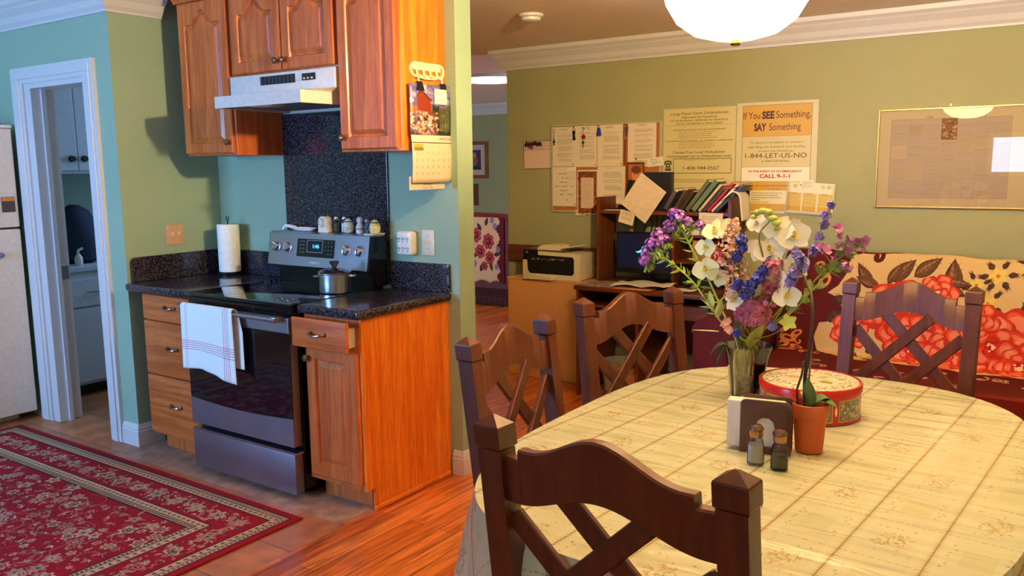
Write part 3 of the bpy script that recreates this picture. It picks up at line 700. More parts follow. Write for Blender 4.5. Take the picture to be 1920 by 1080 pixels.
def dish_towel():
    cv = Cv(.42, .70, 900, (232, 236, 230)); red = (176, 60, 104)
    for x0 in (.035, .325):
        for dx in (0, .012, .022, .032): 
            if x0 < .1 and dx > .012: continue
            for k in range(110): cv.rect(x0+dx, k*.0064, x0+dx+.0035, k*.0064+.0045, red, .8 if x0 > .1 else .5)
    for z0 in (.10,):
        for dz in (0, .011, .022, .032, .042):
            for k in range(70): cv.rect(k*.006, z0+dz, k*.006+.0044, z0+dz+.0035, red, .85)
    m = cv.mat('striped_dish_towel', .9, bump=.15, bs=300)
    x0, x1 = .055, .445
    def fn(i, j):
        # j: 0 bottom front -> 1 bottom behind the handle
        s_ = j*.62; w_ = .006*math.sin(i*9+1)+.004*math.sin(i*17)
        zf = .866
        if s_ < .315: y = -.742-w_*(1-s_/.315); z = zf-(.315-s_); x = x0+(x1-x0)*i
        elif s_ < .345:
            a = (s_-.315)/.03*PI; y = -.728-.014*math.cos(a); z = zf+.013*math.sin(a)-.0; x = x0+(x1-x0)*i
        else: y = -.712+.003*math.sin(i*8); z = zf-(s_-.345); x = x0+(x1-x0)*i+.03*min(1, (s_-.345)/.1)
        if s_ < .2: z += .012*math.sin(i*3.0+.5)*(1-s_/.2)-.04*max(0, i-.35)*(1-s_/.2)
        y = min(y, -.6905)
        return (x, y, z), (i*.93, min(s_, .62-.0)/.70)
    b = B().grid(fn, 30, 60)
    tag(b.obj('dish_towel', m, smooth=True, solid=.0018, org=(.25, -.73, .86)), 'white dish towel with dark pink stripes hanging over the oven handle', 'dish towel')
dish_towel()

def wall_plates():
    mr = P('rosy_beige_plate', (206, 160, 120), .4)
    t = thing('light_switch', 'beige double light switch plate on the wall left of the paper towels', 'light switch', (-.59, -.318, 1.155))
    B().box(-.5895, -.584, -.375, -.262, 1.098, 1.212, .003).obj('plate', mr, t, smooth=True)
    for y in (-.338, -.298):
        B().box(-.5845, -.574, y-.006, y+.006, 1.150, 1.170, .003).obj('toggle', M_ALM, t)
        for z in (1.125, 1.185): B().cyl((-.5845, y, z), (-.583, y, z), .003, n=10).obj('screw', M_STEELD, t)
    t = thing('outlet_adapter', 'bulky white six-outlet wall adapter above the right counter', 'outlet adapter', (.895, 0, 1.146))
    B().box(.842, .942, -.052, -.001, 1.085, 1.206, .02, 4).obj('housing', P('white_adapter', (226, 220, 208), .35), t, smooth=True)
    b = B()
    for x in (.862, .89, .918):
        for z in (1.115, 1.162):
            b.box(x-.007, x-.0045, -.0535, -.051, z, z+.012); b.box(x+.0045, x+.007, -.0535, -.051, z, z+.012); b.box(x-.002, x+.002, -.0535, -.051, z-.010, z-.005)
    b.obj('sockets', M_INK, t)
    t = thing('light_switch', 'cream single light switch right of the white outlet adapter', 'light switch', (1.016, 0, 1.151))
    B().box(.973, 1.05, -.006, -.0005, 1.088, 1.212, .003).obj('plate', P('cream_plate', (214, 204, 176), .4), t, smooth=True)
    B().box(1.006, 1.018, -.017, -.005, 1.145, 1.165, .003).obj('toggle', M_ALM, t)
    for z in (1.12, 1.18): B().cyl((1.012, -.0075, z), (1.012, -.006, z), .003, n=10).obj('screw', M_STEELD, t)
wall_plates()

def calendar():
    X = 1.1402
    t = thing('key_rack', 'white plastic hook rack on the side of the right wall cabinet', 'hook rack', (X, -.14, 1.94))
    mp = P('cream_rack_plastic', (232, 214, 170), .35); f = lambda u, v, q: (q, u, v)
    def pill(w_, h): return [(-.14+w_*math.copysign(1, math.cos(a))*1+h*math.cos(a), 1.948+h*math.sin(a)) for a in [2*PI*(i+.5)/24 for i in range(24)]]
    def pill2(w_, h): return [(-.14+w_*(1 if math.cos(a) > 0 else -1)+h*math.cos(a), 1.948+h*math.sin(a)) for a in [2*PI*(i+.5)/24 for i in range(24)]]
    b = B(); L = [b.ringloop([(x_, u, v) for u, v in pl]) for pl, x_ in ((pill2(.085, .022), X+.0005), (pill2(.085, .034), X+.0005), (pill2(.085, .034), X+.010), (pill2(.085, .022), X+.010), (pill2(.085, .022), X+.0005))]
    b.skin(L, cap=False); bmesh.ops.remove_doubles(b.bm, verts=b.bm.verts, dist=1e-6); b.obj('oval_rim', mp, t, smooth=True)
    B().box(X+.0005, X+.006, -.235, -.045, 1.948, 1.971).obj('back_plate', mp, t)
    for k in range(4):
        y = -.215+k*.046; B().tube([(X+.007, y, 1.955), (X+.010, y, 1.93), (X+.02, y, 1.918), (X+.028, y, 1.924)], [.006, .006, .006, .004], 8).obj('hook', mp, t, smooth=True)
    B().tube([(X+.012, -.225+.17*i/12, 1.918-.008*math.sin(PI*i/12)) for i in range(13)], .004, 6).obj('lower_rail', mp, t, smooth=True)
    # calendar: photo page and month page, hung by two black clips
    t = thing('wall_calendar', 'wall calendar with a barn photo above a month page, clipped below the hook rack', 'calendar', (X+.02, -.14, 1.88))
    r = random.Random(5); W, H = .285, .225
    cv = Cv(W, H, 1600, (96, 80, 130))
    for k in range(60): cv.ell(r.uniform(0, W), r.uniform(.14, H), r.uniform(.01, .035), r.uniform(.006, .015), r.choice([(150, 140, 170), (110, 100, 150), (200, 196, 206), (80, 68, 120)]), al=.5)
    cv.poly([(.05, .12), (.05, .165), (.075, .20), (.14, .155), (.15, .09), (.07, .10)], (130, 46, 26)); cv.poly([(.045, .165), (.075, .205), (.155, .155), (.15, .148), (.08, .192)], (70, 34, 30))
    for k in range(8): cv.line([(.055+k*.011, .11), (.055+k*.011, .17)], .002, (96, 30, 18))
    cv.rect(0, .10, .05, .128, (190, 90, 40)); cv.poly([(.15, .07), (.155, .14), (.2, .12), (W, .13), (W, .0), (.2, 0)], (44, 48, 30))
    for k in range(30): cv.ell(r.uniform(.16, W), r.uniform(.02, .13), r.uniform(.006, .018), r.uniform(.005, .012), r.choice([(60, 80, 34), (30, 34, 24), (90, 90, 40)]), al=.8)
    for k in range(170):
        x, y = r.uniform(0, .19), r.uniform(0, .10)
        cv.ell(x, y, r.uniform(.006, .016), r.uniform(.003, .008), r.choice([(190, 150, 130), (150, 96, 74), (206, 176, 160), (110, 60, 44), (80, 40, 34)]), rot=r.uniform(-1, 1))
    for k in range(6): cv.line([(.21+k*.012, .02), (.205+k*.013, .13)], .002, (176, 150, 110))
    m1 = cv.mat('barn_photo_print', .35)
    X1 = X+.022
    def sheet(nm, y0, y1, z0, z1, m, par, bow=.012, x=X1, th=.0015):
        def fn(i, j):
            return (x+bow*math.sin(PI*j)*.6+bow*(1-j)*.4*math.sin(i*3), y0+(y1-y0)*i, z0+(z1-z0)*j), (i, j)
        return B().grid(fn, 8, 10).obj(nm, m, par, smooth=True, solid=th)
    ph = sheet('photo_page', -.285, .0, 1.66, 1.885, m1, t, .004)
    W, H = .285, .215; cv = Cv(W, H, 1600, (196, 186, 160)); cv.rect(0, H-.032, W, H, (204, 194, 170)); cv.rect(0, H-.036, W, H-.032, (90, 70, 60))
    cv.rect(.012, .145, .075, .175, (120, 110, 40)); cv.rect(.012, .16, .075, .175, (190, 150, 60)); 
    for k in range(6): cv.line([(.01, .015+k*.032), (W-.01, .015+k*.032)], .0006, (180, 170, 150))
    m2 = cv.mat('month_page_print', .6)
    mp_ = sheet('month_page', -.28, .005, 1.445, 1.66, m2, t, .010)
    rr, uu = (0, 1, 0), (0, 0, 1)
    text('MARCH 2016', H=.014, W=.085, o=(X1+.008, -.05, 1.638), r=rr, u=uu, m=M_INK, parent=t)
    dd = 1
    for row in range(6):
        for c in range(7):
            if row == 0 and c < 2 or dd > 31: continue
            text(str(dd), H=.009, o=(X1+.0105, -.258+c*.038, 1.603-row*.030), r=rr, u=uu, m=M_INKG, parent=t, name='date_number'); dd += 1
    for y in (-.215, -.05):
        c = B(); f2 = lambda u, v, q: (q, u, v)
        c.prism([(y-.014, 1.895), (y+.014, 1.895), (y+.03, 1.855), (y-.024, 1.855)], f2, X1-.006, X1+.006); co = c.obj('binder_clip', M_BLKPL, t)
        B().tube([(X1, y-.004, 1.893), (X1-.004, y-.006, 1.922), (X1-.006, y+.006, 1.924), (X1, y+.004, 1.893)], .0013, 5).obj('clip_wire', M_CHROME, co)
    cvn = Cv(.09, .07, 1200, (222, 216, 204)); cvn.textlines(.008, .08, .008, .064, .008, (110, 104, 100), r)
    sheet('pinned_note', -.12, -.03, 1.80, 1.868, cvn.mat('small_note_print', .6), t, .001, x=X1+.007)
    tt = thing('paper_slip', 'white paper slip with VETERAN THANK YOU sticking out under the calendar', 'note', (X+.012, -.16, 1.43))
    def fn(i, j): return (X+.012, -.29+.25*i, 1.415+.06*j), (i, j)
    B().grid(fn, 1, 1).obj('slip', P('slip_paper', (200, 190, 168), .7), tt, solid=.001)
    text('VETERAN', H=.009, W=.06, o=(X+.0128, -.165, 1.434), r=rr, u=uu, m=M_INKG, parent=tt); text('THANK YOU', H=.009, W=.07, o=(X+.0128, -.165, 1.419), r=rr, u=uu, m=M_INKG, parent=tt)
calendar()

def fridge():
    t = thing('refrigerator', 'white top-freezer refrigerator at the left edge of the kitchen', 'refrigerator', (-2.0, -1.0, 0))
    m = P('fridge_white', (206, 200, 194), .35, bump=.06, bs=260)
    B().box(-2.40, -1.70, -1.43, -.66, .04, 1.765, .006).box(-2.36, -1.74, -1.38, -.72, 0, .04).obj('body', m, t, smooth=True)
    B().box(-1.695, -1.63, -1.43, -.655, 1.188, 1.772, .012, 3).obj('freezer_door', m, t, smooth=True)
    B().box(-1.695, -1.63, -1.43, -.655, .05, 1.178, .012, 3).obj('refrigerator_door', m, t, smooth=True)
    B().box(-1.70, -1.66, -1.42, -.67, 1.177, 1.189).obj('door_gasket', M_BLKPL, t)
    B().box(-1.66, -1.615, -.72, -.66, 1.7725, 1.79, .004).obj('hinge_cover', m, t, smooth=True)
    B().tube([(-1.63, -.84, 1.03), (-1.595, -.82, 1.03), (-1.60, -.785, 1.03), (-1.63, -.775, 1.02)], [.012, .02, .016, .01], 8).obj('logo_hook', M_STEELD, t, smooth=True)
    t = thing('fridge_magnet', 'small dark photo magnet with an orange top on the freezer door', 'magnet', (-1.628, -.70, 1.33))
    B().box(-1.6295, -1.624, -.75, -.675, 1.28, 1.37, .002).obj('picture', P('dark_magnet', (60, 44, 50), .4), t)
    B().box(-1.6238, -1.622, -.748, -.677, 1.345, 1.368).obj('orange_top', P('orange_print', (190, 120, 40), .4), t)
fridge()

def laundry():
    m = P('laundry_cabinet_white', (196, 200, 210), .45)
    t = thing('laundry_cabinet', 'white base cabinet with one drawer seen through the doorway', 'cabinet', (-2.1, .1, 0))
    B().box(-2.45, -1.87, -.45, 1.0, .08, .85).obj('carcass', m, t); B().box(-2.45, -1.93, -.44, 1.0, 0, .08).obj('toe_kick', M_BLKPL, t)
    B().box(-2.47, -1.85, -.47, 1.02, .851, .885, .004).obj('worktop', P('laundry_worktop', (190, 194, 206), .4), t)
    for y0, y1 in ((-.44, .22), (.24, .9)):
        B().box(-1.87, -1.852, y0, y1, .10, .60, .004).obj('door', m, t)
        d = B().box(-1.87, -1.852, y0, y1, .615, .80, .004).obj('drawer', m, t)
        ym = (y0+y1)/2; B().tube([(-1.852, ym-.05, .71), (-1.83, ym-.04, .71), (-1.83, ym+.04, .71), (-1.852, ym+.05, .71)], .005, 6).obj('handle', M_STEEL, d, smooth=True)
    t = thing('laundry_wall_cabinet', 'white wall cabinet with two round dark knobs seen through the doorway', 'cabinet', (-2.2, .1, 1.5))
    B().box(-2.5, -1.90, -.45, 1.0, 1.50, 2.3).obj('carcass', m, t)
    for y0, y1, yk in ((-.44, -.139, -.179), (-.135, .6, -.094)):
        d = B().box(-1.90, -1.875, y0, y1, 1.52, 2.28, .004).obj('door', m, t)
        B().cyl((-1.875, yk, 1.597), (-1.85, yk, 1.597), .022, .018, 16).obj('knob', M_BLKPL, d, smooth=True)
    # things on the worktop: dark bulky bag and a white spray bottle
    r = random.Random(2)
    b = B(); b.lathe([(.10, 0), (.16, .03), (.17, .15), (.14, .28), (.09, .36), (.03, .40)], (-2.15, -.05, .886), 20, fn=lambda a, z: 1+.08*math.sin(3*a+z*9))
    tag(b.obj('laundry_bag', P('dark_blue_cloth', (40, 48, 70), .9, bump=.3, bs=20), smooth=True, org=(-2.15, -.05, .886)), 'dark cloth bag slumped on the laundry worktop', 'bag')
    t = thing('spray_bottle', 'white spray bottle standing on the laundry worktop', 'bottle', (-1.95, -.15, .886))
    B().lathe([(.022, 0), (.026, .01), (.026, .05), (.012, .075)], (-1.95, -.15, .886), 16).obj('body', M_WPL, t, smooth=True)
    B().tube([(-1.95, -.15, .96), (-1.95, -.15, .985), (-1.945, -.12, 1.0)], .009, 8).obj('trigger_head', M_WPL, t, smooth=True)
laundry()

def rug():
    X0, X1, Y0, Y1 = -1.55, .932, -2.46, -.80
    W, H = X1-X0, Y1-Y0; r = random.Random(11)
    RED = (142, 26, 40); cv = Cv(W, H, 620, RED)
    BE = (186, 160, 130); BE2 = (158, 130, 106); DK = (44, 26, 30); PK = (166, 110, 104)
    def frame(a, b_, c):
        cv.rect(a, a, W-a, b_, c); cv.rect(a, H-b_, W-a, H-a, c); cv.rect(a, a, b_, H-a, c); cv.rect(W-b_, a, W-a, H-a, c)
    frame(.035, .105, BE); frame(.035, .042, DK); frame(.062, .066, DK); frame(.098, .105, DK)
    frame(.27, .345, BE); frame(.27, .275, DK); frame(.312, .317, DK); frame(.338, .345, DK)
    def motif(x, y, R, big=False):
        rot = r.uniform(0, 3); n = r.choice([5, 6, 8])
        cv.ell(x, y, R, R*.85, r.choice([BE, BE, PK, (170, 150, 126)]), rot, 1, n, .22)
        cv.ell(x, y, R*.66, R*.55, r.choice([RED, BE2, (110, 60, 54)]), rot, .9, n, .2)
        cv.ell(x, y, R*.4, R*.35, r.choice([BE, PK, (120, 124, 110)]), rot, 1, n, .2)
        cv.ell(x, y, R*.15, R*.15, DK)
    def along(off, step, fn):
        k = int((W-2*off)/step)
        for i in range(k+1):
            x = off+(W-2*off)*i/k; fn(x, off); fn(x, H-off)
        k = int((H-2*off)/step)
        for i in range(1, k):
            y = off+(H-2*off)*i/k; fn(off, y); fn(W-off, y)
    along(.052, .02, lambda x, y: cv.ell(x, y, .0075, .0055, (92, 74, 66), r.random()*3))
    along(.082, .034, lambda x, y: (cv.ell(x, y, .009, .006, (110, 60, 52), r.random()*3), cv.ell(x+.011, y+.003, .004, .003, (80, 84, 78))))
    along(.295, .034, lambda x, y: (cv.ell(x, y, .009, .006, (110, 60, 52), r.random()*3), cv.ell(x+.011, y+.003, .004, .003, (80, 84, 78))))
    along(.327, .018, lambda x, y: cv.ell(x, y, .0075, .006, (70, 54, 50), r.random()*3))
    # main border: dense scrolls and palmettes
    def scr(x, y):
        for q in range(5):
            xx, yy = x+r.uniform(-.04, .04), y+r.uniform(-.062, .062); 
            cv.ell(xx, yy, r.uniform(.006, .014), r.uniform(.003, .006), r.choice([BE, PK, BE2, BE, (96, 100, 92)]), r.uniform(0, 3))
            if q < 2: cv.spiral(xx, yy, r.uniform(.012, .022), r.uniform(.5, 1), r.uniform(0, 6), .0035, r.choice([BE, PK, BE2]), r.choice([1, -1]))
    def scr2(x, y):
        vert = (x < .26 or x > W-.26) and .26 < y < H-.26
        scr(x, y) if not vert else scr_v(x, y)
    def scr_v(x, y):
        for q in range(5):
            xx, yy = x+r.uniform(-.062, .062), y+r.uniform(-.04, .04)
            cv.ell(xx, yy, r.uniform(.006, .014), r.uniform(.003, .006), r.choice([BE, PK, BE2, (96, 100, 92)]), r.uniform(0, 3))
            if q < 2: cv.spiral(xx, yy, r.uniform(.012, .022), r.uniform(.5, 1), r.uniform(0, 6), .0035, r.choice([BE, PK, BE2]), r.choice([1, -1]))
    along(.188, .028, scr2)
    along(.188, .15, lambda x, y: motif(x, y, .040))
    along(.188, .075, lambda x, y: motif(x+r.uniform(-.01, .01), y+r.uniform(-.03, .03), .016))
    # field
    for k in range(70):
        x, y = r.uniform(.4, W-.4), r.uniform(.4, H-.4)
        cv.spiral(x, y, r.uniform(.06, .12), r.uniform(.5, 1.0), r.uniform(0, 6), .004, r.choice([PK, BE2, (150, 96, 80)]), r.choice([1, -1]))
    g = .066; ny = int((H-.74)/g); nx = int((W-.74)/g)
    for j in range(ny+2):
        for i in range(-1, nx+2):
            x = .38+g*(i+.5*(j % 2))+r.uniform(-.02, .02); y = .38+g*j+r.uniform(-.02, .02)
            if not (.36 < x < W-.37 and .36 < y < H-.36): continue
            q = r.random()
            if q < .34: motif(x, y, r.uniform(.026, .038))
            elif q < .62: motif(x, y, r.uniform(.013, .020))
            else:
                a = r.uniform(0, 6)
                for s_ in range(3): cv.leaf(x, y, r.uniform(.022, .04), .006, a+s_*1.1, r.choice([BE, PK, BE2, (100, 106, 92)]))
            for s_ in range(3): cv.ell(x+r.uniform(-.04, .04), y+r.uniform(-.04, .04), r.uniform(.003, .007), r.uniform(.002, .004), r.choice([BE, PK, BE2, (160, 90, 60)]), r.uniform(0, 3))
    m = cv.mat('oriental_rug_weave', .95, bump=.3, bs=500, spec=.1)
    b = B().box(X0, X1, Y0, Y1, .0005, .010, .003); b.puv((X0, Y0, 0), (1, 0, 0), (0, 1, 0), W, H)
    tag(b.obj('area_rug', m, smooth=True, org=((X0+X1)/2, (Y0+Y1)/2, 0)), 'red oriental rug with beige floral borders on the kitchen tile floor', 'rug')
rug()

# ================================================================== DINING TABLE
TC = (3.0, -.93); TA, TB_, TN = .62, .88, 3.0
def sup(a, sc=1.0, ex=0.0):
    c, s_ = math.cos(a), math.sin(a)
    x = math.copysign(abs(c)**(2/TN), c)*(TA*sc+ex); y = math.copysign(abs(s_)**(2/TN), s_)*(TB_*sc+ex)
    return x, y
def table():
    t = thing('dining_table', 'oval dining table under a cream lace-pattern cloth', 'table', (TC[0], TC[1], 0))
    b = B(); n = 72
    L = [b.ringloop([(TC[0]+sup(2*PI*i/n, .985)[0], TC[1]+sup(2*PI*i/n, .985)[1], z) for i in range(n)]) for z in (.725, .757)]
    b.skin(L).obj('tabletop', M_MAH, t)
    f = B()
    for sx, sy in ((-1, -1), (1, -1), (1, 1), (-1, 1)):
        x, y = TC[0]+sx*.40, TC[1]+sy*.62
        B().tube([(x, y, 0), (x, y, .725)], [.028, .04], 4).obj('leg', M_MAH, t)
    B().box(TC[0]-.42, TC[0]+.42, TC[1]-.64, TC[1]+.64, .65, .7245).obj('apron', M_MAH, t)
    # cloth pattern
    r = random.Random(4)
    W, H = 2.1, 2.7; BG = (208, 212, 182); cv = Cv(W, H, 560, BG, -W/2, -H/2)
    th = -.0825; ct, st = math.cos(th), math.sin(th)
    def T(u, v): return (u*ct-v*st, u*st+v*ct)
    br = (150, 118, 66); lt = (222, 224, 198); gold = (196, 164, 92)
    cw, ch = .152, .20
    for i in range(-7, 8):
        u = i*cw+.04
        cv.line([T(u, -1.4), T(u, 1.4)], .0028, br)
        for k in range(-120, 121): cv.line([T(u-.005, k*.0115), T(u+.005, k*.0115+.003)], .0018, br)
        for du in (-.016, .016, .021, -.021): cv.line([T(u+du, -1.4), T(u+du, 1.4)], .0012, lt)
    for j in range(-7, 8):
        v = j*ch+.07
        for k in range(-70, 71):
            if k % 2: cv.line([T(k*.016, v), T(k*.016+.012, v+.001)], .0022, br, .75)
            else: cv.ell(*T(k*.016+.006, v), .0035, .0025, gold, al=.8)
    for i in range(-7, 8):
        for j in range(-7, 8):
            u0, v0 = i*cw+.04+cw/2, j*ch+.07+ch/2
            if (i+j) % 2:
                for k in range(64):
                    a, q = r.uniform(0, 2*PI), r.uniform(.2, 1)
                    uu, vv = u0+.036*q*math.cos(a), v0+.044*q*math.sin(a)
                    cv.line([T(uu, vv), T(uu+r.uniform(-.009, .009), vv+r.uniform(-.009, .009))], .0020, r.choice([br, gold, (166, 130, 76), (176, 140, 90)]), .9)
                for k in range(10): cv.ell(*T(u0+r.uniform(-.05, .05), v0+r.choice([-1, 1])*r.uniform(.055, .07)), .002, .002, br, al=.7)
            else:
                P4 = [T(u0-.03, v0-.04), T(u0+.03, v0-.04), T(u0+.03, v0+.04), T(u0-.03, v0+.04)]
                cv.poly(P4, (198, 198, 158), .6)
                for sx in (-1, 1):
                    for k in range(7): cv.ell(*T(u0+sx*r.uniform(.04, .056), v0+r.uniform(-.06, .06)), .0028, .0022, br, al=.7)
                for k in range(12): cv.line([T(u0-.05+.009*k, v0-.068), T(u0-.046+.009*k, v0-.062)], .0014, lt)
    m = cv.mat('vinyl_lace_tablecloth', .22, coat=.6, spec=.5)
    # wrinkled clear-vinyl surface
    n_, l = m.node_tree.nodes, m.node_tree.links; bs = n_['Principled BSDF']; bs.inputs['Coat Roughness'].default_value = .06
    tc = n_.new('ShaderNodeTexCoord'); mp = n_.new('ShaderNodeMapping'); mp.inputs['Scale'].default_value = (1.3, 7, 1); mp.inputs['Rotation'].default_value = (0, 0, .3)
    l.new(tc.outputs['Object'], mp.inputs['Vector']); nz = n_.new('ShaderNodeTexNoise'); nz.inputs['Scale'].default_value = 1.7; nz.inputs['Detail'].default_value = 2; nz.inputs['Distortion'].default_value = .6; l.new(mp.outputs[0], nz.inputs['Vector'])
    bp = n_.new('ShaderNodeBump'); bp.inputs['Strength'].default_value = .6; bp.inputs['Distance'].default_value = .04
    l.new(nz.outputs['Fac'], bp.inputs['Height']); l.new(bp.outputs['Normal'], bs.inputs['Coat Normal']); 
    bp2 = n_.new('ShaderNodeBump'); bp2.inputs['Strength'].default_value = .05; bp2.inputs['Distance'].default_value = .02
    l.new(nz.outputs['Fac'], bp2.inputs['Height']); l.new(bp2.outputs['Normal'], bs.inputs['Normal'])
    D = .265
    def fn(i, j):
        a = 2*PI*i
        if j <= .5:
            k = j/.5; x, y = sup(a, k); z = .7605; ux, uy = x, y
        else:
            k = (j-.5)/.5; x, y = sup(a); q = min(k*6, 1)
            nx, ny = math.cos(a)*1.0, math.sin(a)
            w_ = (.022*math.sin(a*13+1)+.016*math.sin(a*21+2)+.012*math.sin(a*7))*k
            if abs(math.sin(a))**2 > .55 and k > .25 and ny < 0: w_ = min(w_, .0)  # kept flat behind the near chair
            if ny > 0: w_ = min(w_, .012)
            o = .006*math.sin(q*PI/2)+.028*k+w_
            corner = max(0, 1-abs(math.atan2(abs(ny), abs(nx))-.80)/.38); corner = corner*corner*(3-2*corner)
            o += .035*corner*k
            x += nx*o; y += ny*o; z = .7605-.006*(1-math.cos(q*PI/2))-D*k*(1+.75*corner)
            ux, uy = sup(a, 1, D*k); 
        return (TC[0]+x, TC[1]+y, z), ((ux+W/2)/W, (uy+H/2)/H)
    b = B().grid(fn, 144, 44); bmesh.ops.remove_doubles(b.bm, verts=b.bm.verts, dist=1e-5)
    tag(b.obj('tablecloth', m, smooth=True, angle=60, org=(TC[0], TC[1], .76)), 'cream vinyl lace-pattern cloth draped over the oval dining table', 'tablecloth')
table()

def chairs():
    # local frame: backrest at y~0, seat towards +Y
    t = thing('dining_chair', 'dark wooden lattice-back dining chair in the near foreground', 'chair', (0, 0, 0), 'lattice-back dining chairs')
    RK = .075
    def by(z): return -RK*max(0, (z-.45)/.57)
    for sx in (-1, 1):
        b = B(); x = sx*.234; hw, hd = .026, .024; L = []
        for z in (0, .20, .45, .70, .955):
            y = by(z)-.05*max(0, (.45-z)/.45)
            L.append(b.ringloop([(x-hw, y-hd, z), (x+hw, y-hd, z), (x+hw, y+hd, z), (x-hw, y+hd, z)]))
        b.skin(L)
        b.obj('rear_leg', M_MAH, t)
        b = B(); L = []
        for z, k in ((.957, 1.0), (.959, 1.10), (.962, 1.13), (1.0, 1.13), (1.004, 1.08), (1.022, .1)):
            y = by(z); L.append(b.ringloop([(x-hw*k, y-hd*k, z), (x+hw*k, y-hd*k, z), (x+hw*k, y+hd*k, z), (x-hw*k, y+hd*k, z)]))
        b.skin(L).obj('post_cap', M_MAH, t)
        b = B(); L = []
        for z, k in ((0, .8), (.42, 1.1)): L.append(b.ringloop([(x*.97-.022*k, .40-.022*k, z), (x*.97+.022*k, .40-.022*k, z), (x*.97+.022*k, .40+.022*k, z), (x*.97-.022*k, .40+.022*k, z)]))
        b.skin(L).obj('front_leg', M_MAH, t)
        B().box(x-.012, x+.012, .02, .385, .17, .20).obj('side_stretcher', M_MAH, t)
    # crest rail: camel hump with stepped shoulders, arched underside
    W_ = .208; n = 40; b = B(); top = []; bot = []
    for i in range(n+1):
        u = -1+2*i/n; x = u*W_
        au = abs(u)
        if au > .80: zt = .944
        else: zt = .966 + .054*(.5+.5*math.cos(PI*min(1, au/.76)))**1.1
        zb = .852 + .050*(.5+.5*math.cos(PI*min(1, au/.92)))
        top.append((x, zt)); bot.append((x, zb))
    # insert sharp steps
    tp = []
    for i, (x, z) in enumerate(top):
        if i and abs(z-top[i-1][1]) > .012: xm = (x+top[i-1][0])/2; tp += [(xm, top[i-1][1]), (xm+1e-4, z)]
        tp.append((x, z))
    def zbot(x):
        for (xa, za), (xb, zb) in zip(bot[:-1], bot[1:]):
            if xa <= x <= xb+1e-9: return za+(zb-za)*(x-xa)/(xb-xa+1e-12)
        return bot[-1][1]
    L = []
    for x, z in tp:
        zb = zbot(x); c = -.012*(1-(x/W_)**2); y1, y2 = by(z)+c, by(zb)+c; e = .004
        L.append(b.ringloop([(x, y1-.014+e, z), (x, y1+.014-e, z), (x, y1+.014, z-e), (x, y2+.014, zb), (x, y2-.014, zb), (x, y1-.014, z-e)]))
    b.skin(L).obj('crest_rail', M_MAH, t, smooth=True, angle=38)
    B().box(-.208, .208, by(.50)-.012, by(.50)+.012, .475, .525).obj('lower_rail', M_MAH, t)
    # lattice slats
    def P3(x, z, o): return Vector((x, by(z)+o-.004, z))
    sl = [((-.09, .89), (.208, .585)), ((-.208, .82), (.09, .52)), ((.09, .89), (-.208, .585)), ((.208, .82), (-.09, .52))]
    for k, ((xa, za), (xb, zb)) in enumerate(sl):
        o = .004 if k < 2 else -.004
        d = (Vector((xb, 0, zb))-Vector((xa, 0, za))).normalized()
        b = B(); b.bar(P3(xa, za, o), P3(xb, zb, o), .044, .015, (0, 1, 0), .003); b.obj('lattice_slat', M_MAH, t)
    b = B(); L = []
    for z, k in ((.425, .97), (.432, 1), (.452, 1), (.462, .97)): L.append(b.ringloop([(-.245*k, -.005, z), (.245*k, -.005, z), (.235*k, .44*k, z), (-.235*k, .44*k, z)]))
    b.skin(L).obj('seat', M_MAH, t)
    B().box(-.215, .215, .385, .41, .36, .424).obj('front_apron', M_MAH, t)
    lab = 'dark wooden lattice-back dining chair '
    for (x, y, rz, sx), l2 in zip(((2.304, -1.079, -1.532, .92), (2.321, -.328, -1.937, .97), (3.092, .429, 3.046, .985)),
            ('at the left side of the table, nearest the kitchen cabinets', 'at the far left of the table, before the computer desk', 'at the far end, in front of the flowered blanket')):
        c = dup(t, (x, y, 0), rz, lab+l2); c.scale = (sx, 1, 1.018)
    t.location = (2.985, -1.80, 0); t.rotation_euler = (0, 0, -.073); t.scale = (1.07, 1, 1.016)
chairs()

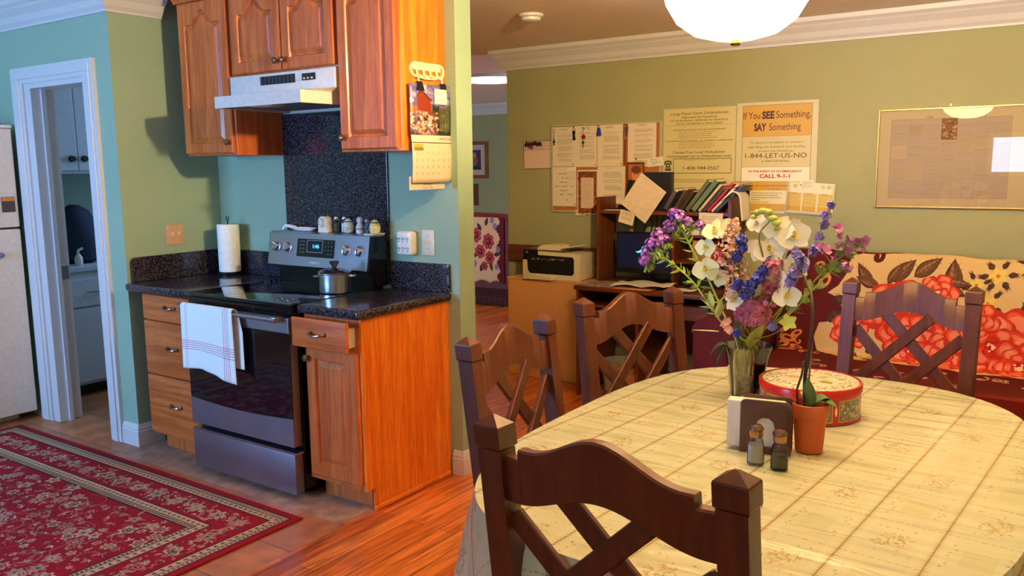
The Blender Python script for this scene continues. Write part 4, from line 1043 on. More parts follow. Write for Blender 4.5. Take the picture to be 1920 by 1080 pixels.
def table_things():
    ZT = .7625
    # napkin holder
    t = thing('napkin_holder', 'dark wooden napkin holder with an arched cut-out on the table', 'napkin holder', (2.99, -1.02, ZT))
    mw = P('dark_brown_lacquer', (84, 48, 36), .35)
    R_ = Matrix.Translation((3.0, -1.0, ZT)) @ Matrix.Rotation(.18, 4, 'Z')
    def plate(y, nm, cut):
        b = B(); hw, h = .064, .142; n = 14
        outer = [(-hw, 0), (hw, 0)] + [(hw-.012+.012*math.cos(a), h-.012+.012*math.sin(a)) for a in (0, .5, 1.05, PI/2)] + [(-hw+.012-.012*math.sin(a), h-.012+.012*math.cos(a)) for a in (0, .5, 1.05, PI/2)]
        if cut:
            # arch hole cut: two legs + top joined along an arch
            inner = [(-.024, .018), (.024, .018), (.024, .06), (.024, .072)] + [(.024*math.cos(a), .072+.026*math.sin(a)) for a in (.6, 1.2)] + [(-.024*math.cos(a), .072+.026*math.sin(a)) for a in (1.2, .6)] + [(-.024, .072), (-.024, .04)]
            L = [b.ringloop([(u, yy, v) for u, v in pts]) for pts, yy in ((inner, y), (outer, y), (outer, y+.007), (inner, y+.007), (inner, y))]
            b.skin(L, cap=False); bmesh.ops.remove_doubles(b.bm, verts=b.bm.verts, dist=1e-6)
        else: b.prism(outer, lambda u, v, q: (u, q, v), y, y+.007)
        return b.xf(R_).obj(nm, mw, t)
    plate(-.030, 'front_plate', True); plate(.023, 'back_plate', False)
    B().box(-.064, .064, -.0225, .0225, .0, .007).xf(R_).obj('base', mw, t)
    b = B(); r = random.Random(1)
    b.box(-.095, .052, -.0215, .0215, .0085, .135, .006, 2)
    o = tag(b.xf(R_ @ Matrix.Translation((-.005, 0, 0))).obj('paper_napkins', P('napkin_paper', (226, 218, 212), .85, bump=.3, bs=30), smooth=True, org=(2.98, -1.02, ZT+.008)), 'thick stack of white paper napkins standing in the dark wooden holder', 'napkins')
    # salt and pepper
    def shaker(x, y, label, nm, fill, frac):
        t = thing(nm, label, 'shaker', (x, y, ZT)); R = Matrix.Translation((x, y, ZT)) @ Matrix.Rotation(.3, 4, 'Z')
        def sq(prof, mm, name, nn=4, tw=PI/4, smooth=False, par=t):
            b = B(); L = []
            for rr, z in prof: L.append(b.ringloop([(rr*math.copysign(abs(math.cos(a))**.6, math.cos(a)), rr*math.copysign(abs(math.sin(a))**.6, math.sin(a)), z) for a in [2*PI*i/16 for i in range(16)]]))
            return b.skin(L).xf(R).obj(name, mm, par, smooth=True)
        sq([(.019, .0005), (.021, .003), (.021, .045), (.018, .058), (.0135, .068), (.0135, .074)], M_CLEAR, 'glass_body')
        sq([(.017, .006), (.0185, .008), (.0185, frac), (.006, frac+.001)], fill, 'contents')
        B().lathe([(.0155, .070), (.0165, .072), (.0165, .086), (.0185, .088), (.018, .093), (.012, .100), (.003, .102)], (x, y, ZT), 24).obj('cap', P('worn_metal_cap', (150, 112, 90), .25, 1), t, smooth=True)
    shaker(3.008, -1.108, 'square glass salt shaker with metal cap, left of the pepper on the table', 'salt_shaker', P('table_salt', (238, 232, 224), .8), .05)
    shaker(3.070, -1.115, 'square glass pepper shaker with metal cap, before the terracotta pot', 'pepper_shaker', P('table_pepper', (120, 104, 76), .9, var=.5, vs=900), .036)
    # cookie tin
    cx, cy = 3.0, -.585; r = random.Random(8)
    t = thing('cookie_tin', 'round red cookie tin with a printed white lid behind the flower pot', 'tin', (cx, cy, ZT))
    W = 2*PI*.147; H = .07; cv = Cv(W, H, 1500, (176, 26, 20))
    for k in range(8):
        x0 = k*W/8+.012; x1 = (k+1)*W/8-.012
        cv.rect(x0-.002, .006, x1+.002, H-.006, (222, 170, 90)); cv.rect(x0, .008, x1, H-.008, (120, 110, 84))
        for q in range(80): cv.ell(r.uniform(x0+.004, x1-.004), r.uniform(.012, H-.012), r.uniform(.002, .007), r.uniform(.002, .004), r.choice([(60, 52, 46), (176, 160, 120), (150, 60, 40), (90, 100, 70), (206, 196, 160)]), r.uniform(0, 3), .8)
        xm = (k+1)*W/8; cv.ell(xm, H/2, .004, .013, (232, 180, 90)); cv.ell(xm, H/2, .0025, .009, (250, 226, 150))
    b = B().grid(lambda i, j: ((cx+.146*math.cos(2*PI*i), cy+.146*math.sin(2*PI*i), ZT+.002+.078*j), (i, j)), 64, 2)
    b.obj('printed_side', cv.mat('tin_side_print', .3, coat=.4), t, smooth=True)
    B().lathe([(.147, 0), (.1485, .002), (.147, .004)], (cx, cy, ZT), 64).obj('base_rim', P('tin_red', (176, 28, 20), .25), t, smooth=True)
    B().lathe([(.1475, .080), (.1495, .082), (.1495, .100), (.1475, .103), (.143, .104), (.142, .101)], (cx, cy, ZT), 64).obj('lid', P('tin_red_lid', (190, 30, 22), .25), t, smooth=True)
    cv = Cv(.29, .29, 1500, (236, 226, 196), -.145, -.145)
    cv.ell(0, 0, .145, .145, (120, 104, 50)); cv.ell(0, 0, .138, .138, (238, 230, 204))
    for k in range(240):
        a = r.uniform(0, 2*PI); q = r.uniform(.085, .134); cv.ell(q*math.cos(a), q*math.sin(a), r.uniform(.002, .008), r.uniform(.001, .003), r.choice([(60, 70, 50), (150, 50, 36), (190, 150, 90), (40, 36, 40)]), r.uniform(0, 3), .85)
    for k in range(7):
        a = r.uniform(0, 6); cv.ell(.05*math.cos(k), .05*math.sin(k), r.uniform(.014, .03), r.uniform(.008, .016), r.choice([(226, 150, 60), (206, 60, 40), (120, 140, 60), (216, 180, 90), (236, 206, 120)]), a, .9, 5, .15)
    b = B().grid(lambda i, j: ((cx+.1425*j*math.cos(2*PI*i), cy+.1425*j*math.sin(2*PI*i), ZT+.1015+.0015*(1-j)), (.5+.49*j*math.cos(2*PI*i), .5+.49*j*math.sin(2*PI*i))), 48, 4)
    b.obj('lid_picture', cv.mat('tin_lid_print', .25, coat=.4), t, smooth=True)
    # terracotta pot with orchid
    px, py = 3.095, -.94
    t = thing('potted_orchid', 'terracotta pot holding an orchid with a long dark stem and white blooms', 'potted plant', (px, py, ZT))
    B().lathe([(.032, .0005), (.035, .002), (.0415, .092), (.0465, .096), (.0485, .130), (.0465, .132), (.044, .128), (.041, .10), (.01, .098)], (px, py, ZT), 36).obj('pot', P('terracotta', (196, 92, 42), .75, bump=.1), t, smooth=True)
    B().lathe([(.0425, .112), (.03, .118), (.001, .12)], (px, py, ZT), 20, cap=False).obj('moss', P('brown_moss', (92, 66, 44), .95, var=.4, bump=.8, bs=200), t)
    mg = P('orchid_leaf_green', (84, 110, 50), .35, var=.15, vs=20)
    def leaf(p0, d, L, wd, droop, nm='leaf', m=mg, fold=.25, par=t):
        p0 = Vector(p0); d = Vector(d).normalized(); sd = d.cross(Vector((0, 0, 1))).normalized()
        def fn(i, j):
            w2 = wd*math.sin(PI*min(1, (.06+.94*j))**.75)*(1 if j < 1 else 0)
            p = p0+d*(L*j)+Vector((0, 0, -droop*j*j))+sd*(i-.5)*2*w2+Vector((0, 0, abs(i-.5)*2*w2*fold))
            return p, (i, j)
        return B().grid(fn, 4, 12).obj(nm, m, par, smooth=True, solid=.0012)
    top = (px, py, ZT+.118)
    leaf(top, (.75, -.1, .75), .10, .026, .06); leaf(top, (-.1, -.3, 1.6), .085, .02, .0); leaf(top, (.45, .3, .8), .12, .024, .10); leaf(top, (-.3, .5, .9), .1, .022, .05)
    st = [(px-.015, py, ZT+.10), (px-.018, py+.005, ZT+.2), (px-.008, py+.01, ZT+.30), (px-.008, py+.02, ZT+.36), (px-.022, py+.05, ZT+.41), (px-.06, py+.12, ZT+.445), (px-.12, py+.22, ZT+.455)]
    B().tube(st, [.0055, .0055, .005, .0045, .0035, .003, .002], 8).obj('flower_stem', P('dark_brown_stem', (52, 26, 20), .5), t, smooth=True)
    B().tube([(px-.03, py-.004, ZT+.10), (px-.036, py-.004, ZT+.16), (px-.026, py, ZT+.20), (px-.02, py-.004, ZT+.24)], .003, 6).obj('air_root', P('stem_brown', (70, 44, 26), .6), t, smooth=True)
    B().tube([(px-.012, py+.012, ZT+.10), (px-.006, py+.014, ZT+.33)], .0028, 6).obj('support_stake', P('pale_stake', (150, 110, 84), .5), t, smooth=True)
    return leaf
LEAF = table_things()

# petals -------------------------------------------------------------
def petal(b, c, d, side, L, wd, cup=.25, n=5):
    """one petal: a small cupped sheet from c along d"""
    up = d.cross(side)
    pts = []
    for j in range(n+1):
        t = j/n; w2 = wd*math.sin(PI*min(1, .08+.86*t)**.8)
        row = [c+d*(L*t)+up*(cup*L*t*t)-side*w2+up*(cup*w2*.5), c+d*(L*t)+up*(cup*L*t*t), c+d*(L*t)+up*(cup*L*t*t)+side*w2+up*(cup*w2*.5)]
        pts.append([b.bm.verts.new(p) for p in row])
    for A, C_ in zip(pts[:-1], pts[1:]):
        for k in range(2): b.bm.faces.new((A[k], A[k+1], C_[k+1], C_[k]))
def bloom(b, c, nrm, R, n, wr=.4, cup=.2, ph=0, seg=4):
    c = Vector(c); nrm = Vector(nrm).normalized(); a = nrm.orthogonal().normalized(); e = nrm.cross(a)
    for k in range(n):
        q = ph+2*PI*k/n; d = a*math.cos(q)+e*math.sin(q); s_ = nrm.cross(d)
        petal(b, c, d, s_, R, R*wr, cup, seg)
def rdir(r, bias=(0, 0, 0)):
    v = Vector((r.gauss(0, 1), r.gauss(0, 1), r.gauss(0, 1))).normalized()+Vector(bias); return v.normalized()

def bouquet():
    VX, VY, ZT = 2.782, -.52, .7625
    t = thing('glass_vase', 'clear flared glass vase holding the artificial flowers', 'vase', (VX, VY, ZT))
    def sq(prof, tw=0):
        b = B(); L = []
        for rr, z in prof:
            L.append(b.ringloop([(VX+rr*(1+.05*math.cos(6*a+tw))*math.cos(a), VY+rr*(1+.05*math.cos(6*a+tw))*math.sin(a), ZT+z) for a in [2*PI*i/36 for i in range(36)]]))
        return b, L
    pr = [(.048, .001), (.051, .006), (.055, .05), (.060, .10), (.067, .14), (.078, .172), (.076, .173), (.063, .14), (.056, .10), (.051, .05), (.047, .012)]
    b, L = sq(pr); b.skin(L).obj('vase_body', GLASS('amber_tinted_glass', (.95, .93, .84), .03, 1.6, .07), t, smooth=True, angle=60)
    b, L = sq([(.044, .014), (.048, .05), (.050, .075)]); b.skin(L).obj('pebble_filling', P('vase_filling', (150, 120, 70), .6, var=.5, vs=60, bump=1, bs=70), t, smooth=True)
    G = 'artificial flowers in the glass vase'; r = random.Random(21)
    gs = P('bright_green_stem', (150, 170, 70), .5, var=.15); gl = P('flower_leaf_green', (120, 140, 60), .45, var=.2, vs=30); gd = P('olive_green_stem', (110, 110, 50), .5)
    def stem(pts, m=gs, rad=.003, par=None):
        # smooth path through pts
        out = []
        P_ = [Vector(p) for p in pts]
        for i in range(len(P_)-1):
            p0, p1, p2, p3 = P_[max(i-1, 0)], P_[i], P_[i+1], P_[min(i+2, len(P_)-1)]
            for k in range(6):
                s_ = k/6; out.append(.5*((2*p1)+(p2-p0)*s_+(2*p0-5*p1+4*p2-p3)*s_*s_+(3*p1-p0-3*p2+p3)*s_**3))
        out.append(P_[-1])
        return out, B().tube(out, rad, 6).obj('stem', m, par, smooth=True)
    def leaves(path, m, par, n, L=.03, wd=.006, start=.3, nm='leaves', up=.6):
        b = B(); k0 = int(len(path)*start)
        for k in range(n):
            i = r.randint(k0, len(path)-2); p = path[i]; dr = (path[i+1]-path[i]).normalized()
            s_ = rdir(r); s_ = (s_-dr*s_.dot(dr)).normalized(); d = (s_+dr*up).normalized(); sd = d.cross(rdir(r)).normalized()
            petal(b, p, d, sd, L*r.uniform(.7, 1.2), wd*r.uniform(.8, 1.2), .15)
        return b.obj(nm, m, par, smooth=True)
    def base(k): 
        a = k*2.4; return (VX+.022*math.cos(a), VY+.022*math.sin(a), ZT+.03), (VX+.03*math.cos(a), VY+.03*math.sin(a), ZT+.165)
    # purple statice, two branches
    mp = P('purple_petal', (150, 74, 176), .6, var=.25, vs=90); mp2 = P('light_purple_petal', (206, 150, 214), .6)
    for (mid, end, cl, lab) in (
        ([(2.69, -.53, 1.01), (2.60, -.54, 1.13), (2.52, -.55, 1.195)], (2.46, -.55, 1.225), [((2.46, -.55, 1.245), .030), ((2.435, -.56, 1.195), .022), ((2.475, -.54, 1.275), .028), ((2.44, -.55, 1.222), .024), ((2.50, -.55, 1.265), .018)], 'purple statice stem leaning furthest left out of the vase'),
        ([(2.70, -.51, 1.02), (2.63, -.50, 1.15), (2.575, -.50, 1.24)], (2.535, -.50, 1.315), [((2.53, -.50, 1.335), .030), ((2.50, -.50, 1.305), .028), ((2.56, -.50, 1.325), .018), ((2.60, -.49, 1.315), .018), ((2.515, -.51, 1.35), .02)], 'purple statice stem with lighter tuft, just right of the leftmost purple one')):
        t = thing('statice_stem', lab, 'flower', (VX, VY, ZT+.03), G)
        p0, p1 = base(1 if mid[0][1] < -.52 else 4)
        path, _ = stem([p0, p1]+mid+[end], gs, .0034, t)
        leaves(path, gs, t, 70, .034, .004, .45)
        b = B(); b2 = B(); b3 = B()
        for c, R in cl:
            for k in range(int(70*(R/.03)**2)+10):
                d = rdir(r, (0, 0, .35)); c2 = Vector(c)+d*R*r.uniform(.6, 1)
                bloom(b if r.random() < .75 else b2, c2, d, r.uniform(.006, .009), 5, .45, .3, r.random()*6, 2)
            for k in range(16):
                d = (Vector((.5, 0, -.8))+rdir(r)*.8).normalized(); petal(b3, Vector(c)+Vector((.01, 0, -.01)), d, d.cross(rdir(r)).normalized(), R*1.4, .005, .2)
        b.obj('purple_blossoms', mp, t, smooth=True); b2.obj('pale_blossoms', mp2, t, smooth=True); b3.obj('sepals', gs, t, smooth=True)
    # white orchid sprays
    mw = P('white_orchid_petal', (236, 230, 204), .45, var=.03); myel = P('yellow_throat', (214, 190, 80), .5)
    mwg = P('greenish_white_petal', (226, 228, 176), .45, var=.04)
    def orchid(lab, mid, end, bl, m, k0):
        t = thing('orchid_spray', lab, 'flower', (VX, VY, ZT+.03), G); p0, p1 = base(k0)
        path, _ = stem([p0, p1]+mid+[end], gd, .003, t)
        for c, nr, R in bl:
            c = Vector(c); nr = Vector(nr).normalized(); b = B()
            q0 = r.random()*2; bloom(b, c, nr, R*1.08, 3, .44, .16, q0, 8); bloom(b, c+nr*.002, nr, R*1.15, 2, .66, .12, q0+1.0, 8)
            o = b.obj('bloom', m, t, smooth=True)
            b = B(); bloom(b, c+nr*.005, nr, R*.32, 3, .5, .6, 0, 3); b.ball(c+nr*.008, R*.1, 8); b.obj('throat', myel, o, smooth=True)
            q = min(path, key=lambda p: (p-c).length); B().tube([q, (q+c)/2-nr*.012, c-nr*.002], .0014, 5).obj('flower_stalk', gd, t, smooth=True)
    cam = (.35, -.9, .15)
    orchid('white orchid spray on the left side of the bouquet', [(2.74, -.54, 1.05), (2.71, -.55, 1.2)], (2.70, -.56, 1.32),
        [((2.683, -.57, 1.305), (.1, -.9, .4), .036), ((2.655, -.57, 1.25), (-.2, -.9, .1), .034), ((2.735, -.58, 1.318), cam, .030), ((2.66, -.58, 1.182), (.1, -1, 0), .040), ((2.705, -.59, 1.162), (.3, -.9, -.2), .032)], mwg, 2)
    orchid('large white orchid spray on the right side of the bouquet', [(2.83, -.53, 1.05), (2.86, -.54, 1.2)], (2.87, -.55, 1.34),
        [((2.885, -.58, 1.318), (.2, -.9, .2), .044), ((2.93, -.57, 1.298), (.5, -.8, .1), .046), ((2.865, -.59, 1.255), cam, .044), ((2.935, -.58, 1.205), (.3, -.9, 0), .044), ((2.89, -.60, 1.17), (0, -1, -.1), .036), ((2.82, -.57, 1.33), (-.2, -.9, .3), .032), ((2.925, -.60, 1.115), (.3, -.9, .3), .038), ((2.768, -.62, 1.092), (0, -.9, .3), .030), ((2.82, -.57, 1.25), (0, -1, 0), .034)], mw, 5)
    # pink filler
    mk = P('peach_pink_petal', (224, 160, 136), .55, var=.15, vs=80); mk2 = P('pale_pink_petal', (238, 200, 176), .55)
    t = thing('pink_filler_stem', 'upright column of tiny peach pink blossoms in the middle of the bouquet', 'flower', (VX, VY, ZT+.03), G)
    p0, p1 = base(3); path, _ = stem([p0, p1, (2.765, -.58, 1.05), (2.755, -.6, 1.2), (2.765, -.6, 1.33)], gs, .0028, t)
    b = B(); b2 = B(); tw = B()
    for k in range(330):
        s_ = r.random(); c = Vector((2.755+.012*math.sin(s_*7), -.61, 1.10+.235*s_)); R = .018+.026*math.sin(PI*min(1, s_*1.1))
        d = rdir(r); c2 = c+Vector((d.x*R*1.1, d.y*R, d.z*.02)); bloom(b if r.random() < .6 else b2, c2, d, r.uniform(.005, .008), 5, .5, .3, r.random()*6, 2)
        if k % 6 == 0: tw.tube([c+Vector((0, .01, -.02)), c2], .0008, 4)
    b.obj('peach_blossoms', mk, t, smooth=True); b2.obj('pale_blossoms', mk2, t, smooth=True); tw.obj('twigs', gd, t)
    # mauve hydrangea head
    mm = P('mauve_petal', (186, 96, 124), .6, var=.25, vs=60)
    t = thing('hydrangea_stem', 'round dusty pink flower head low in the front of the bouquet', 'flower', (VX, VY, ZT+.03), G)
    p0, p1 = base(6); stem([p0, p1, (2.81, -.57, .98), (2.825, -.6, 1.04)], gd, .0035, t)
    b = B()
    for k in range(150):
        d = rdir(r, (0, -.4, .3)); bloom(b, Vector((2.825, -.605, 1.055))+Vector((d.x*.055, d.y*.045, d.z*.036)), d, r.uniform(.010, .015), 5, .5, .35, r.random()*6, 3)
    b.obj('petal_head', mm, t, smooth=True)
    b = B()
    for c in ((2.745, -.63, 1.012), (2.765, -.64, 1.005), (2.752, -.63, 1.03)):
        for k in range(3): bloom(b, Vector(c)+rdir(r)*.006, (0, -1, .2), .013, 5, .5, .5, r.random()*6, 3)
    b.obj('pale_florets', mk, t, smooth=True)
    t = thing('mauve_spray', 'dusky mauve flower spray beside the blue delphinium, right of centre', 'flower', (VX, VY, ZT+.03), G)
    p0, p1 = base(8); stem([p0, p1, (2.87, -.57, 1.06), (2.885, -.58, 1.2)], gd, .003, t)
    b = B()
    for k in range(90):
        s_ = r.random(); d = rdir(r); bloom(b, Vector((2.872+.01*s_, -.6, 1.09+.13*s_))+Vector((d.x*.026, d.y*.024, d.z*.02)), d, r.uniform(.009, .013), 5, .45, .3, r.random()*6, 3)
    b.obj('blossoms', mm, t, smooth=True)
    # blue delphiniums
    mb = P('blue_petal', (72, 72, 170), .5, var=.25, vs=70)
    def spike(lab, mid, end, cl, m, k0, nm='delphinium_stem', R0=.014, dens=30, ss=1):
        t = thing(nm, lab, 'flower', (VX, VY, ZT+.03), G); p0, p1 = base(k0)
        path, _ = stem([p0, p1]+mid+[end], gs, .0025, t)
        b = B()
        for c, R in cl:
            for k in range(int(dens*ss)):
                d = rdir(r); bloom(b, Vector(c)+d*R*r.uniform(.5, 1), d, r.uniform(.7, 1)*R0, 5, .38, .3, r.random()*6, 3)
        b.obj('blossoms', m, t, smooth=True)
        return t, path
    spike('blue delphinium rising among the peach blossoms', [(2.79, -.6, 1.1), (2.79, -.63, 1.2)], (2.795, -.64, 1.30), [((2.797, -.645, 1.285), .014), ((2.785, -.65, 1.232), .014), ((2.80, -.645, 1.262), .010)], mb, 7, ss=.8)
    spike('blue delphinium in the centre, above the dusty pink head', [(2.81, -.6, 1.05)], (2.83, -.62, 1.17), [((2.818, -.65, 1.128), .022), ((2.79, -.65, 1.146), .016), ((2.85, -.645, 1.172), .018), ((2.865, -.64, 1.195), .012), ((2.832, -.65, 1.15), .016)], mb, 9, ss=.9)
    spike('single small blue flower hanging below the dusty pink head', [(2.79, -.60, .97)], (2.792, -.64, 1.0), [((2.793, -.655, 1.0), .008)], mb, 0, ss=.5)
    ml = P('lavender_petal', (146, 126, 200), .55, var=.2, vs=60)
    t, pth = spike('tall lavender flower spike, topmost on the right of the bouquet', [(2.90, -.55, 1.08), (2.97, -.57, 1.22), (3.01, -.58, 1.32)], (3.04, -.58, 1.40), [((3.038, -.585, 1.393), .010), ((3.026, -.585, 1.362), .013), ((3.022, -.585, 1.335), .010), ((3.008, -.58, 1.30), .012), ((3.0, -.58, 1.268), .010), ((2.99, -.58, 1.25), .01)], ml, 10, 'lavender_stem', .012, 16)
    t, pth = spike('bushy lavender flower spike below the tall one, right of the white orchids', [(2.89, -.56, 1.05), (2.93, -.6, 1.13)], (2.965, -.61, 1.24), [((2.965, -.62, 1.232), .018), ((2.975, -.62, 1.21), .016), ((2.95, -.62, 1.192), .018), ((2.94, -.62, 1.165), .016), ((2.955, -.62, 1.25), .012), ((2.885, -.60, 1.02), .012)], ml, 11, 'lavender_stem', .013, 24)
    # purple-pink pansy sprays to the right
    mv = P('violet_pink_petal', (196, 120, 166), .5, var=.3, vs=40)
    for lab, mid, end, cl, k0 in (
        ('pink violet blossom spray reaching furthest right', [(2.92, -.55, 1.06), (3.0, -.56, 1.17), (3.07, -.57, 1.24)], (3.12, -.57, 1.29), [(3.09, -.575, 1.295), (3.11, -.575, 1.285), (3.135, -.57, 1.288), (3.125, -.57, 1.27), (3.095, -.575, 1.262), (3.07, -.57, 1.268), (3.06, -.575, 1.33), (3.065, -.57, 1.305)], 12),
        ('pink violet blossoms low on the right of the bouquet', [(2.92, -.57, 1.05), (3.0, -.6, 1.14), (3.05, -.61, 1.20)], (3.085, -.61, 1.225), [(3.09, -.62, 1.222), (3.105, -.61, 1.215), (3.06, -.615, 1.242), (3.04, -.61, 1.262), (3.02, -.61, 1.268)], 14)):
        t = thing('violet_spray', lab, 'flower', (VX, VY, ZT+.03), G); p0, p1 = base(k0)
        path, _ = stem([p0, p1]+mid+[end], gs, .0022, t)
        leaves(path, gl, t, 26, .035, .009, .35)
        b = B(); tw = B()
        for c in cl:
            c = Vector(c)
            for q in range(3): bloom(b, c+rdir(r)*.007, rdir(r, (.2, -.8, .2)), r.uniform(.011, .016), 5, .5, .35, r.random()*6, 3)
            q = min(path, key=lambda p: (p-c).length+max(0, p.z-c.z+.02)*3); tw.tube([q, c], .001, 5)
        b.obj('blossoms', mv, t, smooth=True); tw.obj('flower_stalks', gs, t)
    t = thing('white_pink_blossom_stem', 'small white and pink blossom above the large white orchids', 'flower', (VX, VY, ZT+.03), G); p0, p1 = base(15)
    stem([p0, p1, (2.86, -.5, 1.1), (2.91, -.5, 1.25)], gs, .002, t); 
    b = B()
    for k in range(4): bloom(b, Vector((2.925, -.52, 1.335))+rdir(r)*.01, (.1, -.9, .2), .014, 5, .5, .4, r.random()*6, 3)
    B().tube([(2.91, -.5, 1.25), (2.92, -.51, 1.33)], .0012, 5).obj('twig', gs, t); b.obj('blossoms', mk2, t, smooth=True)
    # lily foliage: pale and dark leaves, buds
    mpl = P('pale_leaf', (196, 200, 140), .45, var=.1)
    t = thing('leafy_stem', 'stem with pale green pointed leaves on the left of the vase', 'foliage', (VX, VY, ZT+.03), G); p0, p1 = base(16)
    path, _ = stem([p0, p1, (2.72, -.6, 1.02), (2.69, -.61, 1.09)], gs, .0026, t)
    LEAF((2.695, -.61, 1.06), (-.1, -.2, 1), .06, .015, -.0, 'pale_leaf', mpl, par=t); LEAF((2.71, -.6, 1.03), (.25, -.2, 1), .07, .014, .0, 'pale_leaf', mpl, par=t); LEAF((2.70, -.61, 1.05), (-.5, -.3, .6), .06, .014, .0, 'pale_leaf', mpl, par=t); LEAF((2.715, -.6, .985), (-1, -.2, -.02), .085, .009, -.002, 'pale_leaf', mpl, par=t)
    t = thing('broad_leaf_stem', 'broad dark green leaves standing just above the vase rim', 'foliage', (VX, VY, ZT+.03), G); p0, p1 = base(18)
    stem([p0, p1, (2.77, -.54, .95)], gd, .003, t)
    mdk = P('dark_leaf', (56, 84, 40), .4, var=.2, vs=30)
    LEAF((2.765, -.545, .92), (-.15, -.1, 1), .11, .032, 0, 'leaf', mdk, par=t); LEAF((2.80, -.55, .93), (.5, -.2, 1), .12, .036, .01, 'leaf', P('yellow_green_leaf', (150, 150, 70), .4), par=t)
    LEAF((2.735, -.57, .935), (-.45, -.3, .35), .07, .018, .07, 'leaf', mdk, par=t); LEAF((2.73, -.575, .94), (-.25, -.2, -.1), .035, .016, .07, 'leaf', mdk, par=t)
    t = thing('yellow_bud_stem', 'yellow-green bud and leaf on a thin stem low at the right', 'foliage', (VX, VY, ZT+.03), G); p0, p1 = base(20)
    stem([p0, p1, (2.88, -.58, .99), (2.93, -.6, 1.03)], gd, .002, t)
    myg = P('yellow_green_petal', (196, 200, 90), .45)
    b = B(); bloom(b, (2.935, -.61, 1.04), (.3, -.9, 0), .028, 5, .4, .3, .5, 5); b.obj('blossom', myg, t, smooth=True)
    t = thing('orchid_bud_spray', 'arching stem of yellow-green buds at the top of the bouquet', 'flower', (VX, VY, ZT+.03), G); p0, p1 = base(22)
    path, _ = stem([p0, p1, (2.84, -.56, 1.1), (2.85, -.6, 1.22), (2.838, -.61, 1.30), (2.87, -.6, 1.35), (2.84, -.59, 1.375), (2.81, -.58, 1.352)], gd, .0028, t)
    b = B()
    for c, R in (((2.845, -.60, 1.372), .013), ((2.825, -.59, 1.368), .011), ((2.86, -.6, 1.37), .012), ((2.875, -.6, 1.35), .014), ((2.885, -.6, 1.338), .013), ((2.81, -.58, 1.352), .009)): b.ball(c, R, 10, 1.2, .8, .8)
    b.obj('buds', P('yellow_green_bud', (176, 180, 80), .45, var=.15), t, smooth=True)
bouquet()

def lamp():
    x, y, z = LAMP
    t = thing('pendant_lamp', 'lit frosted glass bowl pendant lamp hanging over the dining table', 'lamp', (x, y, 2.36))
    mb = P('lamp_brass', (150, 110, 60), .3, 1)
    B().lathe([(.06, 2.359), (.06, 2.35), (.045, 2.335), (.012, 2.325)], (x, y, 0), 28).obj('ceiling_canopy', mb, t, smooth=True)
    for k in range(3):
        a = k*2*PI/3+.5; B().tube([(x+.02*math.cos(a), y+.02*math.sin(a), 2.33), (x+.212*math.cos(a), y+.212*math.sin(a), z+.118)], .003, 6).obj('chain', mb, t)
    m = EMIT('lit_frosted_glass', WARM, LAMP_E)
    pr = [(.001, -.085), (.06, -.082), (.12, -.066), (.17, -.03), (.20, .02), (.215, .08), (.22, .12), (.214, .12), (.209, .08), (.194, .02), (.164, -.025), (.11, -.055), (.05, -.071), (.001, -.074)]
    B().lathe([(a, b_) for a, b_ in pr], (x, y, z), 48).obj('glass_bowl', m, t, smooth=True)
    B().ball((x, y, z+.21), .045, 20).obj('bulb', EMIT('bare_bulb', WARM, BULB_E), t, smooth=True)
    B().lathe([(.012, -.10), (.016, -.094), (.012, -.0855)], (x, y, z), 16).obj('finial', mb, t, smooth=True)
lamp()
def dome(x, y, zc, label, col, e, r=.2):
    t = thing('ceiling_light', label, 'ceiling light', (x, y, zc))
    B().lathe([(r+.02, zc-.001), (r+.02, zc-.025), (r, zc-.03)], (x, y, 0), 36).obj('rim', M_WHITE, t, smooth=True)
    B().lathe([(r-.002, zc-.028), (r*.9, zc-.06), (r*.6, zc-.095), (r*.25, zc-.11), (.002, zc-.113)], (x, y, 0), 36).obj('diffuser', EMIT('fill_dome_emission', col, e), t, smooth=True)
dome(4.25, 1.0, 2.36, 'added unseen dome fill light over the right end of the sofa', WARM, 12)  # added fill lamp out of view, brightens the dining back wall
dome(4.3, -2.9, 2.36, 'added unseen dome fill light behind the dining table', WARM, 4)  # added unseen fill lamp, warms the niche wall and cabinet sides

# ================================================================== BACK WALL
YW = 2.12
def sheet_y(nm, x0, x1, z0, z1, y, m, par=None, th=.001, rot=0, curl=0, org=None):
    """thin sheet facing -Y, rotated in its own plane by rot"""
    cx, cz = (x0+x1)/2, (z0+z1)/2; c, s_ = math.cos(rot), math.sin(rot)
    def fn(i, j):
        u, v = (i-.5)*(x1-x0), (j-.5)*(z1-z0)
        return (cx+u*c-v*s_, y-curl*(1-j)**2*.5-curl*.3*math.sin(i*PI), cz+u*s_+v*c), (i, j)
    n = 1 if not curl else 8
    return B().grid(fn, n, n).obj(nm, m, par, smooth=bool(curl), solid=th, org=org)

